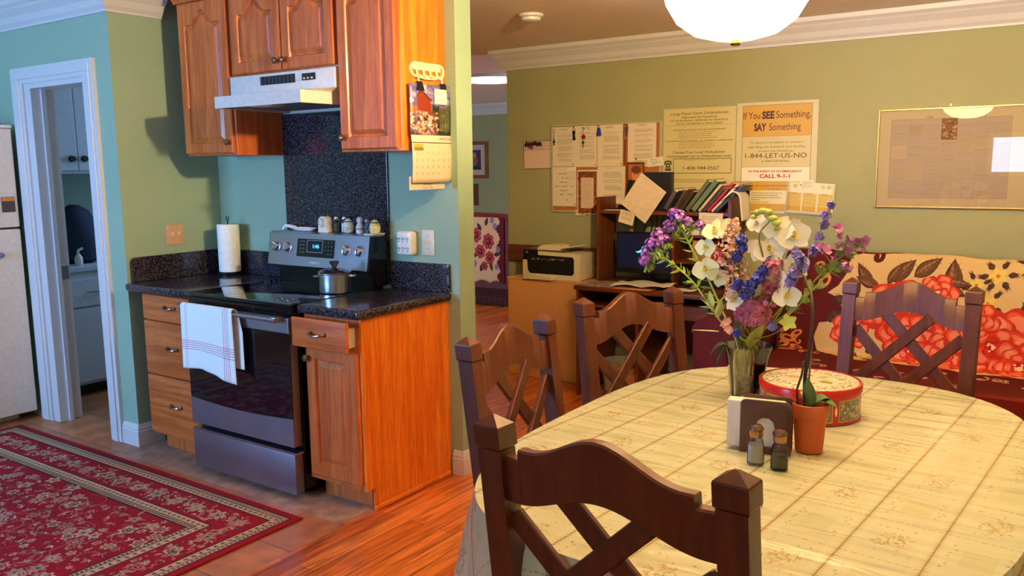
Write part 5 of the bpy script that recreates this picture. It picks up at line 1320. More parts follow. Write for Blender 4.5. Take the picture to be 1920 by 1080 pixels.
def posters():
    r = random.Random(3)
    CR = (206, 190, 136)
    # left: ombudsman notice
    x0, x1, z0, z1 = 1.292, 1.786, 1.205, 1.878
    t = thing('notice_poster', 'cream ombudsman notice poster with a telephone number in a box', 'poster', (1.54, YW-.004, 1.54))
    W, H = x1-x0, z1-z0; cv = Cv(W, H, 1500, (202, 188, 142)); cv.rect(.012, .012, W-.012, H-.012, CR)
    g = (110, 92, 52)
    for f in (.165,): cv.line([(.012, H*(1-f)), (W-.012, H*(1-f))], .0012, g)
    for a, b_ in ((.225, .30), (.325, .395)):
        n = 4
        for k in range(n):
            zz = H*(1-a-(b_-a)*k/n); cv.textlines(W*.22, W*(.75-.08*r.random()), zz-.0135, zz, .0125, g, r, .55, .4)
    for a in (.685, .705, .725, .78, .80): cv.textlines(W*.12, W*.88, H*(1-a)-.0115, H*(1-a), .0105, g, r, .75, .5)
    bx = (W*.15, W*.95, H*.375, H*.515)
    cv.line([(bx[0], bx[2]), (bx[1], bx[2]), (bx[1], bx[3]), (bx[0], bx[3]), (bx[0], bx[2])], .004, (90, 74, 40))
    cv.textlines(W*.3, W*.75, H*.485, H*.505, .009, g, r, .5, .4)
    pc = (80, 66, 40); px, pz = W*.072, H*.45
    cv.ell(px, pz+.022, .026, .012, pc); cv.ell(px, pz+.016, .018, .008, CR); cv.rect(px-.026, pz+.006, px-.015, pz+.020, pc); cv.rect(px+.015, pz+.006, px+.026, pz+.020, pc)
    cv.poly([(px-.010, pz+.018), (px+.010, pz+.018), (px+.020, pz-.014), (px-.020, pz-.014)], pc); cv.rect(px-.022, pz-.034, px+.022, pz-.018, pc); cv.ell(px, pz, .006, .007, CR)
    o = B().box(x0, x1, YW-.004, YW-.0005, z0, z1).puv((x0, 0, z0), (1, 0, 0), (0, 0, 1), W, H); o.obj('sheet', cv.mat('ombudsman_print', .45), t)
    cx = (x0+x1)/2
    ink = P('olive_brown_ink', (96, 80, 44), .6); ink2 = P('pale_brown_ink', (120, 102, 62), .6)
    def L(s_, f, w_, h, b=0, m=ink, dx=0): text(s_, W=W*w_, H=h, o=(cx+dx, YW-.0045, z1-H*f), m=m, parent=t, bold=b)
    L('Long-Term Care Ombudsman', .062, .80, .017, .012); L('Advocates for Residents', .095, .50, .013, .02, ink2); L('El Ombudsman defiende los derechos', .125, .78, .013, .02, ink2); L('de los residentes a largo plazo', .155, .64, .013, .02, ink2)
    L('Ombudsman Services are Free and Confidential', .212, .72, .009, .02); L('Los servicios del Ombudsman son gratuitos y confidenciales', .317, .93, .009, .02)
    L('Contact Your Local Ombudsman', .432, .72, .015, .02); L('Comuniquese con su Ombudsman local', .470, .88, .015, .02)
    L('1-408-944-0567', .592, .50, .024, .005, ink, .02)
    # right: see something say something
    x0, x1, z0, z1 = 1.792, 2.292, 1.205, 1.892
    t = thing('notice_poster', 'yellow and cream poster reading If You SEE Something, SAY Something', 'poster', (2.04, YW-.004, 1.54))
    W, H = x1-x0, z1-z0; cv = Cv(W, H, 1500, (204, 192, 150)); gd = (204, 158, 58); ln = (128, 104, 50)
    F = lambda zy: H*(1-(zy-40)/1035)
    a, b_ = W*.075, W*.925
    cv.rect(a, F(1035), b_, F(70), CR); cv.rect(a, F(355), b_, F(70), gd); cv.rect(a, F(775), b_, F(640), (232, 222, 196)); cv.rect(a, F(860), b_, F(775), gd); cv.rect(a, F(1045), b_, F(985), gd)
    for zy in (70, 355, 640, 775): cv.line([(a, F(zy)), (b_, F(zy))], .0015, ln)
    cv.line([(a, F(1045)), (a, F(70)), (b_, F(70)), (b_, F(1045)), (a, F(1045))], .0028, ln)
    cv.rect(W*.14, F(985), W*.19, F(860), (40, 34, 34)); cv.rect(W*.19, F(985), b_, F(860), (224, 212, 170))
    B().box(x0, x1, YW-.004, YW-.0005, z0, z1).puv((x0, 0, z0), (1, 0, 0), (0, 0, 1), W, H).obj('sheet', cv.mat('see_something_print', .45), t)
    cx = (x0+x1)/2; dk = P('dark_maroon_ink', (84, 30, 24), .6); br = P('brown_print', (112, 88, 50), .6)
    def L(s_, zy, w_, h, b=0, m=dk, dx=0, al='C'): return text(s_, W=W*w_ if w_ else None, H=h, o=(cx+dx, YW-.0045, z0+F(zy)), m=m, parent=t, bold=b, align=al)
    L('If You', 192, .21, .044, .0, dx=-.155); L('SEE', 192, .155, .044, .045, dx=-.052); L('Something,', 192, .42, .044, .0, dx=.102)
    L('SAY', 302, .155, .044, .045, dx=-.10); L('Something', 302, .385, .044, .0, dx=.052)
    L('To report a complaint or concern', 422, .66, .013, .005, br); L('regarding any licensed care facility,', 462, .72, .013, .005, br); L('contact the Hotline at:', 500, .44, .013, .005, br)
    L('1-844-LET-US-NO', 556, .76, .030); L('(1-844-538-8766)', 594, .34, .013, .005, br)
    L('IN THE EVENT OF AN EMERGENCY', 690, .66, .013, .03, M_RED); L('CALL 9-1-1', 742, .38, .024, .03, M_RED)
    L('You may also contact us at LetUsNo@dss.ca.gov', 820, .80, .009, .02, br); L('or by mail', 850, .16, .009, .01, br)
    for k, s_ in enumerate(('California Department of Social Services', 'Community Care Licensing Division', 'Centralized Complaint and Information', '744 P Street', 'Sacramento, CA 95814')):
        text(s_, H=.0085, o=(x0+W*.21, YW-.0045, z0+F(888+k*22)), m=br, parent=t, align='L', bold=.01)
    # leaflet pinned over its corner
    cv = Cv(.285, .195, 1500, (230, 220, 186))
    for k in range(3):
        a = .008+k*.092; cv.rect(a, .018, a+.084, .13, (216, 186, 96)); cv.rect(a, .018, a+.084, .05, (206, 160, 50)); cv.textlines(a+.006, a+.078, .05, .125, .0065, (170, 130, 60), r, .7)
        cv.textlines(a+.02, a+.06, .112, .128, .009, (120, 90, 40), r, .8)
    for c, col in (((.05, .17), (190, 130, 40)), ((.215, .172), (170, 160, 140)), ((.25, .172), (140, 136, 124))): cv.ell(*c, .011, .011, col); cv.ell(*c, .006, .006, (226, 214, 180))
    for k in range(3): cv.rect(.015+k*.092, .007, .085+k*.092, .011, (230, 230, 230))
    t = thing('pinned_leaflet', 'white three-column leaflet with yellow blocks pinned over the right poster corner', 'leaflet', (2.26, YW-.006, 1.3))
    sheet_y('sheet', 2.118, 2.403, 1.203, 1.397, YW-.008, cv.mat('leaflet_print', .5), t, rot=-.06, curl=.004)
    cvn = Cv(.09, .06, 1500, (228, 218, 190)); cvn.textlines(.015, .08, .008, .052, .01, (110, 104, 90), r, .6)
    sheet_y('small_tag', 2.20, 2.285, 1.355, 1.41, YW-.0125, cvn.mat('tag_print', .5), t, rot=.12)
    B().cyl((2.205, YW-.017, 1.383), (2.205, YW-.012, 1.383), .004, n=10).obj('pin', P('green_pin', (60, 80, 60), .4), t)
posters()

def noticeboard():
    r = random.Random(9); x0, x1, z0, z1 = .424, 1.272, 1.19, 1.798; t = thing('bulletin_board', 'cork bulletin board with a thin metal frame, covered with papers', 'bulletin board', (.85, YW, 1.5))
    B().box(x0, x1, YW-.012, YW-.0005, z0, z1).obj('cork', P('cork', (176, 104, 48), .9, var=.2, vs=120, bump=.3, bs=200), t)
    for a in ((x0-.008, x0+.004, z0-.008, z1+.008), (x1-.004, x1+.012, z0-.008, z1+.008), (x0+.004, x1-.004, z1-.004, z1+.008), (x0+.004, x1-.004, z0-.008, z0+.004)):
        B().box(a[0], a[1], YW-.018, YW-.0005, a[2], a[3], .002).obj('frame', P('pale_metal_frame', (196, 186, 156), .4, .3), t)
    def paper(x0, x1, z0, z1, lab, kind='typed', y=.0145, rot=0, nm='pinned_paper'):
        W, H = x1-x0, z1-z0; cv = Cv(W, H, 1400, (224, 206, 178))
        if kind == 'typed':
            cv.textlines(W*.32, W*.68, H*.90, H*.96, .008, (110, 90, 80), r, .8)
            zz = H*.85
            while zz > H*.12:
                h = r.uniform(.02, .05); cv.textlines(W*(.2+.06*r.random()), W*.88, zz-h, zz, .0062, (120, 100, 88), r, .7); zz -= h+.008
        elif kind == 'hand':
            for k, (a, b_) in enumerate(((.25, .7), (.12, .95), (.3, .62), (.1, .9), (.32, .66), (.1, .9))):
                zz = H*(.82-.105*k); pts = []; x = W*a
                while x < W*b_:
                    if r.random() < .15: 
                        if len(pts) > 2: cv.line(pts, .0022, (60, 44, 40))
                        pts = []; x += .01
                    pts.append((x, zz+r.uniform(-.004, .005))); x += .0035
                if len(pts) > 1: cv.line(pts, .0022, (60, 44, 40))
            cv.ell(W*.6, H*.16, .0045, .0045, (80, 60, 50)); cv.rect(W*.62, H*.90, W*.98, H*.985, (232, 224, 210)); cv.textlines(W*.68, W*.95, H*.91, H*.97, .01, (60, 50, 50), r, .9)
        t = thing(nm, lab, 'paper', ((x0+x1)/2, YW-y, (z0+z1)/2), 'papers pinned to the bulletin board')
        sheet_y('sheet', x0, x1, z0, z1, YW-y, cv.mat('pinned_paper_print', .7), t, rot=rot, th=.0006)
        B().cyl((x1-.012, YW-y-.006, z0+.014), (x1-.012, YW-y-.001, z0+.014), .0035, n=8).obj('pin', M_INK, t)
        return t
    paper(.43, .615, 1.512, 1.79, 'typed paper in the top left corner of the bulletin board')
    paper(.612, .795, 1.505, 1.792, 'typed paper second from the left in the top row of the board', y=.016)
    paper(.798, .995, 1.51, 1.793, 'typed paper under the blue key tag on the board')
    paper(1.035, 1.245, 1.505, 1.80, 'typed paper in the top right corner of the bulletin board', y=.016)
    paper(.43, .628, 1.225, 1.508, 'handwritten note in the bottom left corner of the bulletin board', 'hand', y=.0165)
    paper(.80, 1.015, 1.25, 1.508, 'typed paper at the bottom middle of the board, behind the phone')
    paper(.62, .70, 1.16, 1.20, 'small white paper edge sticking out below the board', 'blank', y=.014)
    # decorated page with brown mottled border
    W, H = .165, .315; cv = Cv(W, H, 1500, (222, 204, 176)); cv.rect(.008, .008, W-.008, H-.012, (120, 62, 34))
    for k in range(260): cv.ell(r.uniform(.01, W-.01), r.uniform(.01, H-.014), r.uniform(.003, .01), r.uniform(.003, .008), r.choice([(150, 84, 44), (90, 44, 28), (180, 110, 60), (110, 70, 50), (196, 96, 40)]), r.uniform(0, 3), .8)
    cv.rect(.03, .045, W-.032, H-.055, (214, 188, 160)); cv.textlines(.045, W-.045, .06, H-.07, .007, (176, 140, 116), r, .6)
    t = thing('decorated_page', 'framed page with brown mottled border hanging at the bottom of the board', 'picture', (.71, YW-.02, 1.33))
    sheet_y('page', .638, .803, 1.170, 1.485, YW-.019, cv.mat('decorated_page_print', .5), t)
    # golden photo frame
    t = thing('framed_portrait', 'small gold framed portrait hanging at the bottom right of the board', 'picture frame', (1.10, YW-.02, 1.44))
    for a in ((1.032, 1.044, 1.345, 1.535), (1.152, 1.164, 1.345, 1.535), (1.044, 1.152, 1.523, 1.535), (1.044, 1.152, 1.345, 1.357)): B().box(a[0], a[1], YW-.028, YW-.0135, a[2], a[3], .003).obj('frame', P('gold_frame', (200, 130, 60), .25, .9), t, smooth=True)
    cv = Cv(.108, .166, 1600, (176, 104, 60)); cv.ell(.055, .09, .032, .045, (216, 140, 90)); cv.ell(.055, .125, .036, .026, (120, 60, 36)); cv.ell(.053, .02, .05, .035, (190, 130, 90)); cv.ell(.045, .095, .005, .003, (80, 40, 30)); cv.ell(.065, .095, .005, .003, (80, 40, 30))
    B().box(1.044, 1.152, YW-.018, YW-.0135, 1.357, 1.523).puv((1.044, 0, 1.357), (1, 0, 0), (0, 0, 1), .108, .166).obj('photo', cv.mat('portrait_print', .3, coat=.5), t)
    B().tube([(1.075, YW-.015, 1.535), (1.098, YW-.016, 1.555), (1.12, YW-.015, 1.535)], .0015, 5).obj('hanging_wire', M_CHROME, t)
    B().ball((1.098, YW-.018, 1.557), .006, 8).obj('nail_head', M_INK, t)
    # keys and key rings
    G = 'keys hanging on the bulletin board'
    def hook(t, x, z): B().ball((x, YW-.022, z), .005, 8).obj('pin', M_CHROME, t)
    def ring(t, x, z, R, nm='ring'): B().tube([(x+R*math.cos(a), YW-.022, z+R*math.sin(a)) for a in [2*PI*i/14 for i in range(15)]], .0014, 5).obj(nm, M_CHROME, t)
    dk = P('dark_metal', (50, 36, 34), .4, .7)
    t = thing('rosary_cross', 'small dark cross on a ring at the left end of the board', 'cross', (.44, YW-.02, 1.76), G); hook(t, .445, 1.775); ring(t, .445, 1.762, .011)
    B().tube([(.445, YW-.022, 1.751), (.446, YW-.022, 1.70)], .0015, 5).obj('chain', dk, t); B().box(.442, .449, YW-.025, YW-.019, 1.662, 1.705).box(.434, .457, YW-.0249, YW-.0191, 1.683, 1.690).obj('cross', dk, t)
    t = thing('key_bunch', 'bunch of dark keys hanging between the first two papers', 'keys', (.612, YW-.02, 1.75), G); hook(t, .612, 1.785); ring(t, .612, 1.768, .012)
    for k, a in enumerate((-.15, .05, .2)):
        f = lambda u, v, q, a=a: (.612+u*math.cos(a)-v*math.sin(a), q, 1.76+u*math.sin(a)+v*math.cos(a))
        B().prism([(-.010, 0), (.010, 0), (.010, -.022), (.004, -.028), (.004, -.066), (-.004, -.066), (-.004, -.028), (-.010, -.022)], f, YW-.022-.003*k, YW-.020-.003*k).obj('key', dk if k else M_STEELD, t)
    t = thing('red_key_fob', 'red round key fob with a key below it on the board', 'key fob', (.69, YW-.02, 1.72), G); hook(t, .688, 1.78); ring(t, .688, 1.77, .008)
    B().tube([(.688, YW-.022, 1.762), (.688, YW-.022, 1.735)], .002, 5).obj('strap', M_GOLD, t)
    B().lathe([(.016, 0), (.018, .002), (.016, .006)], (0, 0, 0), 20).xf(Matrix.Translation((.688, YW-.017, 1.715)) @ Matrix.Rotation(PI/2, 4, 'X')).obj('fob', P('red_fob', (150, 40, 30), .3), t, smooth=True)
    f = lambda u, v, q: (.686+u, q, 1.688+v); B().prism([(-.009, 0), (.009, 0), (.009, -.018), (.003, -.023), (.003, -.052), (-.003, -.052), (-.003, -.023), (-.009, -.018)], f, YW-.022, YW-.019).obj('key', M_STEEL, t)
    t = thing('blue_key_tag', 'blue plastic key tag hanging in the middle of the board', 'key tag', (.81, YW-.02, 1.75), G); hook(t, .812, 1.79); ring(t, .812, 1.782, .011)
    f = lambda u, v, q: (.812+u, q, 1.776+v); B().prism([(-.009, 0), (.009, 0), (.019, -.045), (.018, -.058), (-.018, -.058), (-.019, -.045)], f, YW-.025, YW-.019).obj('tag', P('blue_tag', (50, 70, 170), .35), t)
    t = thing('lanyard_keys', 'keys on a brown lanyard hanging towards the right of the board', 'keys', (1.02, YW-.02, 1.75), G); hook(t, 1.015, 1.795); hook(t, 1.035, 1.79); ring(t, 1.015, 1.78, .012)
    for k, x in enumerate((1.022, 1.032)):
        f = lambda u, v, q, x=x: (x+u, q, 1.775+v); B().prism([(-.010, 0), (.010, 0), (.010, -.022), (.004, -.028), (.004, -.062), (-.004, -.062), (-.004, -.028), (-.010, -.022)], f, YW-.024-.003*k, YW-.022-.003*k).obj('key', M_STEELD, t)
    B().tube([(1.013, YW-.024, 1.768), (1.005, YW-.024, 1.72), (1.008, YW-.024, 1.69), (1.03, YW-.024, 1.69), (1.035, YW-.024, 1.72), (1.03, YW-.024, 1.76)], .002, 5).obj('wire_loop', M_STEELD, t)
    B().box(1.012, 1.024, YW-.026, YW-.023, 1.515, 1.69).obj('strap', P('brown_strap', (120, 62, 30), .6), t)
    # pink-edged card left of the board
    W, H = .27, .21; cv = Cv(W, H, 1400, (220, 190, 170)); cv.rect(0, 0, W, .004, (110, 30, 30)); cv.rect(0, 0, .004, H, (110, 30, 30)); cv.rect(0, H-.004, W, H, (110, 30, 30)); cv.rect(0, .142, W, .145, (110, 30, 30)); cv.rect(.17, .142, .173, H, (110, 30, 30))
    cv.rect(.008, .15, .168, H-.006, (196, 170, 160))
    for k in range(12): cv.ell(.02+k*.012, .185+r.uniform(-.008, .008), .011, .016, (36, 26, 34)); 
    cv.ell(.07, .16, .02, .012, (130, 50, 50)); cv.textlines(.18, .25, .15, .2, .012, (160, 120, 110), r, .6)
    t = thing('wall_card', 'pink-edged memo calendar card left of the bulletin board', 'card', (.29, YW-.003, 1.6))
    sheet_y('sheet', .168, .436, 1.495, 1.70, YW-.003, cv.mat('memo_card_print', .6), t, rot=.02)
    cvn = Cv(.1, .06, 1200, (226, 214, 190)); cvn.textlines(.02, .09, .01, .05, .012, (120, 120, 100), r, .6)
    t = thing('taped_note', 'small scrap note taped between the board and the left poster', 'note', (1.24, YW-.02, 1.51)); sheet_y('sheet', 1.185, 1.30, 1.505, 1.565, YW-.02, cvn.mat('scrap_print', .6), t, rot=.1)
noticeboard()

def big_frame():
    r = random.Random(14); x0, x1, z0, z1 = 2.632, 3.392, 1.255, 1.812
    t = thing('framed_document', 'large thin gold framed newspaper page under glass on the right wall', 'framed print', (3.0, YW, 1.53))
    for a in ((x0, x0+.009, z0, z1), (x1-.009, x1, z0, z1), (x0+.009, x1-.009, z1-.009, z1), (x0+.009, x1-.009, z0, z0+.009)): B().box(a[0], a[1], YW-.022, YW-.0005, a[2], a[3], .002).obj('frame', M_GOLD, t)
    W, H = x1-x0-.018, z1-z0-.018; cv = Cv(W, H, 1500, (200, 172, 126))
    dx0, dx1, dz0, dz1 = .065, W-.09, .05, H-.055
    cv.rect(dx0-.004, dz0-.004, dx1+.004, dz1+.004, (176, 140, 84)); cv.rect(dx0, dz0, dx1, dz1, (184, 156, 128))
    cw = (dx1-dx0)/7
    for c in range(7):
        xa, xb = dx0+c*cw+.004, dx0+(c+1)*cw-.004; zz = dz1-(.03 if c != 3 else .13)
        while zz > dz0+.012:
            h = min(r.uniform(.03, .09), zz-dz0-.008)
            if r.random() < .3: cv.rect(xa, zz-h, xb, zz, r.choice([(188, 158, 118), (180, 150, 110), (196, 164, 126)]))
            cv.rect(xa, zz-.003, xb, zz, (160, 126, 96), .7); cv.textlines(xa, xb, zz-h, zz-.004, .005, (166, 132, 104), r, .55); zz -= h+.005
    xa, xb = dx0+3*cw+.002, dx0+4*cw-.002; cv.rect(xa, dz1-.115, xb, dz1+.004, (140, 84, 36))
    for k in range(40): cv.ell(r.uniform(xa+.008, xb-.008), r.uniform(dz1-.107, dz1-.01), r.uniform(.003, .012), r.uniform(.002, .007), r.choice([(190, 130, 60), (90, 50, 24), (216, 160, 90)]), al=.8)
    B().box(x0+.009, x1-.009, YW-.012, YW-.001, z0+.009, z1-.009).puv((x0+.009, 0, z0+.009), (1, 0, 0), (0, 0, 1), W, H).obj('print', cv.mat('newspaper_print', .6), t)
    text('ONE', H=.012, o=(2.62+.28, YW-.0125, 1.755), m=M_INKG, parent=t); text('CITY', H=.012, o=(3.16, YW-.0125, 1.752), m=M_INKG, parent=t)
    B().box(x0+.009, x1-.009, YW-.017, YW-.015, z0+.009, z1-.009).obj('glass_pane', M_PANE, t)
    B().cyl((3.0, YW-.006, 1.825), (3.0, YW, 1.825), .005, n=10).obj('wall_nail', M_GOLD, t)
big_frame()

def desk():
    t = thing('computer_desk', 'cherry brown computer desk with hutch shelf against the back wall', 'desk', (1.4, 1.85, 0))
    B().box(.92, 1.88, 1.56, 2.105, .712, .74, .004, 2).obj('desktop', M_DESK, t, smooth=True)
    B().box(.93, .95, 1.58, 2.10, 0, .711).obj('side_panel', M_DESKZ, t); B().box(1.85, 1.87, 1.58, 2.10, 0, .711).obj('side_panel', M_DESKZ, t)
    B().box(.951, 1.849, 2.085, 2.10, .25, .711).obj('back_panel', M_DESK, t)
    B().box(1.35, 1.368, 1.60, 2.08, 0, .711).obj('divider', M_DESKZ, t)
    d = B().box(1.372, 1.846, 1.565, 1.585, .578, .664, .002).obj('drawer', M_DESK, t); B().box(1.38, 1.84, 1.585, 2.0, .585, .66).obj('drawer_box', M_DESK, d)
    B().box(.955, 1.345, 1.575, 1.95, .605, .622).obj('keyboard_shelf', M_DESK, t)
    B().box(1.372, 1.846, 1.60, 2.08, .10, .118).obj('lower_shelf', M_DESK, t)
    # hutch
    B().box(.93, .95, 1.85, 2.10, .7405, 1.305, .003).obj('hutch_side', M_DESKZ, t)
    f = lambda u, v, q: (q, u, v)
    pts = [(2.10, .7405), (2.10, 1.325)]+[(1.90-.05*math.sin(a), 1.275+.05*math.cos(a)) for a in (0, .4, .8, 1.2, PI/2)]+[(1.85, .7405)]
    B().prism(pts, f, 1.845, 1.865).obj('hutch_side', M_DESKZ, t)
    B().box(.951, 1.844, 1.86, 2.10, 1.195, 1.217).obj('hutch_shelf', M_DESK, t)
    B().box(1.47, 1.488, 1.87, 2.10, .7405, 1.1945).obj('hutch_divider', M_DESKZ, t)
    B().box(1.489, 1.844, 1.87, 2.10, 1.055, 1.07).box(1.489, 1.844, 1.87, 2.10, .885, .90).obj('cubby_shelf', M_DESK, t)
    B().box(1.489, 1.844, 2.092, 2.10, .7405, 1.1945).obj('cubby_back', M_DESKZ, t)
    # things in the cubby
    tag(B().box(1.60, 1.725, 1.90, 2.03, .9005, 1.035, .003).obj('card_box', P('orange_card', (200, 124, 56), .7), org=(1.66, 1.95, .9)), 'orange cardboard box in the desk hutch compartment', 'box')
    b = B()
    tag(B().box(1.55, 1.80, 1.88, 2.07, 1.0705, 1.105, .004).obj('paper_stack', M_PAPER, org=(1.67, 1.95, 1.07)), 'stack of white papers on the upper cubby shelf of the hutch', 'papers')
    tag(B().box(1.52, 1.80, 1.89, 2.05, .741, .80, .004).obj('dark_box', M_BLKPL, org=(1.66, 1.95, .741)), 'dark flat box in the lowest cubby of the desk hutch', 'box')
    tag(B().box(1.735, 1.80, 1.89, 2.0, .9005, .99, .003).obj('red_box', P('red_card', (170, 30, 24), .5), org=(1.76, 1.95, .9)), 'small red and white box beside the orange cardboard box', 'box')
    # monitor
    t = thing('computer_monitor', 'black computer monitor with a cyan swoosh on its dark screen', 'monitor', (1.26, 1.93, .74))
    B().box(1.055, 1.465, 1.90, 1.935, .80, 1.075, .006, 2).obj('casing', M_BLKPL, t, smooth=True)
    B().box(1.068, 1.452, 1.8985, 1.9005, .835, 1.062).obj('screen', P('dark_screen', (14, 16, 40), .2, emit=(.02, .022, .06), es=.12), t)
    e = EMIT('cyan_screen_glow', (.05, .75, .7), 1.1); f = lambda u, v, q: (u, q, v)
    B().prism([(1.20, .945), (1.225, .95), (1.25, .965), (1.272, .985), (1.262, .962), (1.245, .945), (1.222, .937)], f, 1.8978, 1.8984).prism([(1.23, .95), (1.262, .975), (1.278, .995), (1.268, .97)], f, 1.8972, 1.8977).obj('screen_logo', e, t)
    b = B().tube([(1.27+.008*math.cos(a), 1.8985, .8175+.008*math.sin(a)) for a in [2*PI*i/16 for i in range(17)]], .0012, 5); b.obj('badge', M_WPL, t)
    B().box(1.22, 1.30, 1.935, 1.96, .76, .98).box(1.14, 1.38, 1.87, 2.02, .7405, .755, .004).obj('stand', M_BLKPL, t)
    # cords
    tb = B()
    for k in range(6):
        x = 1.12+k*.05; tb.tube([(x, 2.07, 1.19), (x+.02*math.sin(k), 2.075, 1.12), (x-.02*math.cos(k*2), 2.07, 1.05), (x+.01, 2.07, .9)], .003, 5)
    o = tag(tb.obj('computer_cords', M_BLKPL, smooth=True), 'tangle of thin black cords hanging behind the monitor', 'cords'); o['kind'] = 'stuff'
    # papers on the desktop
    r = random.Random(6)
    cvm = Cv(.28, .2, 900, (150, 120, 110))
    for k in range(50): cvm.ell(r.uniform(0, .28), r.uniform(0, .2), r.uniform(.01, .04), r.uniform(.006, .02), r.choice([(196, 176, 160), (120, 60, 50), (90, 84, 90), (210, 190, 150)]), r.uniform(0, 3), .8)
    mm = cvm.mat('magazine_cover', .35)
    b = B().box(.955, 1.19, 1.58, 1.80, .7405, .749).puv((.955, 1.58, 0), (1, 0, 0), (0, 1, 0), .235, .22); tag(b.obj('magazine', mm, org=(1.07, 1.7, .74)), 'magazine lying at the left front of the desk', 'magazine')
    def crumple(x0, x1, y0, y1, z, lab, nm, m=M_PAPER, amp=.012):
        def fn(i, j): return (x0+(x1-x0)*i+.02*j, y0+(y1-y0)*j, z+.002+amp*abs(math.sin(i*5+j*3))+amp*.6*abs(math.sin(j*7+i*2))), (i, j)
        tag(B().grid(fn, 14, 10).obj(nm, m, smooth=True, solid=.002, angle=20, org=((x0+x1)/2, (y0+y1)/2, z)), lab, 'papers')
    crumple(1.16, 1.52, 1.60, 1.82, .742, 'heap of crumpled white papers at the front of the desk', 'loose_papers', amp=.016)
    tag(B().box(1.20, 1.46, 1.57, 1.70, .7405, .7425).obj('envelope', P('peach_envelope', (226, 160, 110), .7), org=(1.3, 1.63, .74)), 'peach envelope under the crumpled papers on the desk edge', 'envelope')
    crumple(1.54, 1.70, 1.60, 1.72, .742, 'small white folded paper at the right front of the desk', 'folded_paper', amp=.005)
    # on the hutch shelf
    ZS = 1.2175
    t = thing('cordless_phone', 'black cordless telephone standing on its base on the hutch shelf', 'telephone', (1.1, 1.97, ZS))
    B().box(1.05, 1.19, 1.92, 2.05, ZS, ZS+.035, .012, 3).obj('charging_base', M_BLKPL, t, smooth=True)
    b = B(); b.box(-.022, .022, -.014, .014, 0, .165, .01, 3); b.xf(Matrix.Translation((1.10, 1.985, ZS+.036)) @ Matrix.Rotation(.12, 4, 'Y') @ Matrix.Rotation(-.1, 4, 'X')).obj('handset', M_BLKPL, t, smooth=True)
    tag(B().box(.985, 1.12, 1.862, 1.918, ZS, ZS+.003).obj('white_card', M_PAPER, org=(1.05, 1.89, ZS)), 'white card lying at the front left of the hutch shelf', 'card')
    tag(B().cyl((.97, 1.90, ZS+.006), (1.04, 1.99, ZS+.006), .005, n=8).obj('pen', M_BLKPL, smooth=True), 'black pen lying left of the telephone on the hutch shelf', 'pen')
    tag(B().box(1.215, 1.41, 1.99, 2.03, ZS, ZS+.25, .003).xf(Matrix.Identity(4)).obj('black_binder', P('black_binder_cover', (34, 32, 40), .45), org=(1.3, 2.0, ZS)), 'dark grey binder standing on the hutch shelf behind the tilted sheet', 'binder')
    # tilted sheet
    cvs = Cv(.216, .279, 800, (226, 204, 174)); c = (1.28, 1.835, 1.302)
    t = thing('tilted_sheet', 'blank beige sheet standing on its corner in front of the hutch shelf', 'paper', c)
    rot = math.atan2(-.178, .13)+PI/2-.02
    sheet_y('sheet', 1.28-.108, 1.28+.108, 1.302-.125, 1.302+.125, 1.842, P('beige_sheet', (224, 200, 172), .7), t, rot=-.62, th=.001)
    cvn = Cv(.1, .08, 1200, (226, 206, 176)); cvn.textlines(.015, .085, .01, .07, .01, (150, 120, 100), r, .6)
    t = thing('hanging_note', 'small square note hanging from the hutch shelf left of the tilted sheet', 'note', (1.15, 1.85, 1.17)); sheet_y('sheet', 1.10, 1.21, 1.13, 1.215, 1.855, cvn.mat('left_note_print', .7), t, rot=-.25)
    cvn = Cv(.15, .10, 1200, (228, 210, 184)); cvn.textlines(.02, .12, .05, .08, .012, (150, 120, 100), r, .6)
    t = thing('hanging_note', 'wide white note taped to the hutch shelf under the leaning books', 'note', (1.73, 1.85, 1.16)); sheet_y('sheet', 1.655, 1.81, 1.105, 1.215, 1.857, cvn.mat('right_note_print', .7), t, rot=-.03)
    # leaning books
    G = 'books and notebooks leaning on the hutch shelf'
    def book(x, th, L, lean, c, lab, nm='leaning_book', y0=1.875, d=.15, pc=(226, 206, 176), spiral=False):
        t = thing(nm, lab, 'book' if nm == 'leaning_book' else 'notebook', (x, y0, ZS), G)
        M_ = Matrix.Translation((x, y0, ZS+.001)) @ Matrix.Rotation(lean, 4, 'Y')
        mc = P('book_cover', c, .45)
        B().box(-th, -th+.0025, 0, d, 0, L).xf(M_).obj('cover', mc, t); B().box(-.0025, 0, 0, d, 0, L).xf(M_).obj('cover', mc, t)
        if spiral: B().box(-th+.0025, -.0025, .004, d-.004, .003, L-.003).xf(M_).obj('pages', P('page_block', pc, .8), t); B().cyl((-th/2, -.002, .01), (-th/2, -.002, L-.01), th*.5, n=10).xf(M_).obj('spiral_binding', M_STEELD, t, smooth=True)
        else: B().box(-th, 0, -.004, 0, 0, L, .002).xf(M_).obj('spine', mc, t); B().box(-th+.0025, -.0025, .001, d-.004, .003, L-.003).xf(M_).obj('pages', P('page_block', pc, .8), t)
    book(1.435, .032, .15, .52, (60, 64, 66), 'grey spiral notebook, leftmost of the leaning row on the hutch', 'spiral_notebook', spiral=True)
    book(1.485, .018, .165, .55, (150, 110, 84), 'tan notebook second from the left in the leaning row', 'spiral_notebook', spiral=True)
    book(1.535, .020, .15, .60, (58, 50, 44), 'dark brown thin book left of the grey-green ones on the hutch')
    book(1.575, .026, .235, .66, (104, 100, 70), 'olive grey book, tallest in the left half of the leaning row')
    book(1.62, .030, .24, .68, (96, 120, 92), 'thick pale green book in the middle of the leaning row')
    book(1.655, .016, .215, .70, (206, 180, 150), 'white book with faded red spine beside the green one')
    book(1.685, .013, .20, .72, (80, 70, 66), 'thin dark book between the white and the red one')
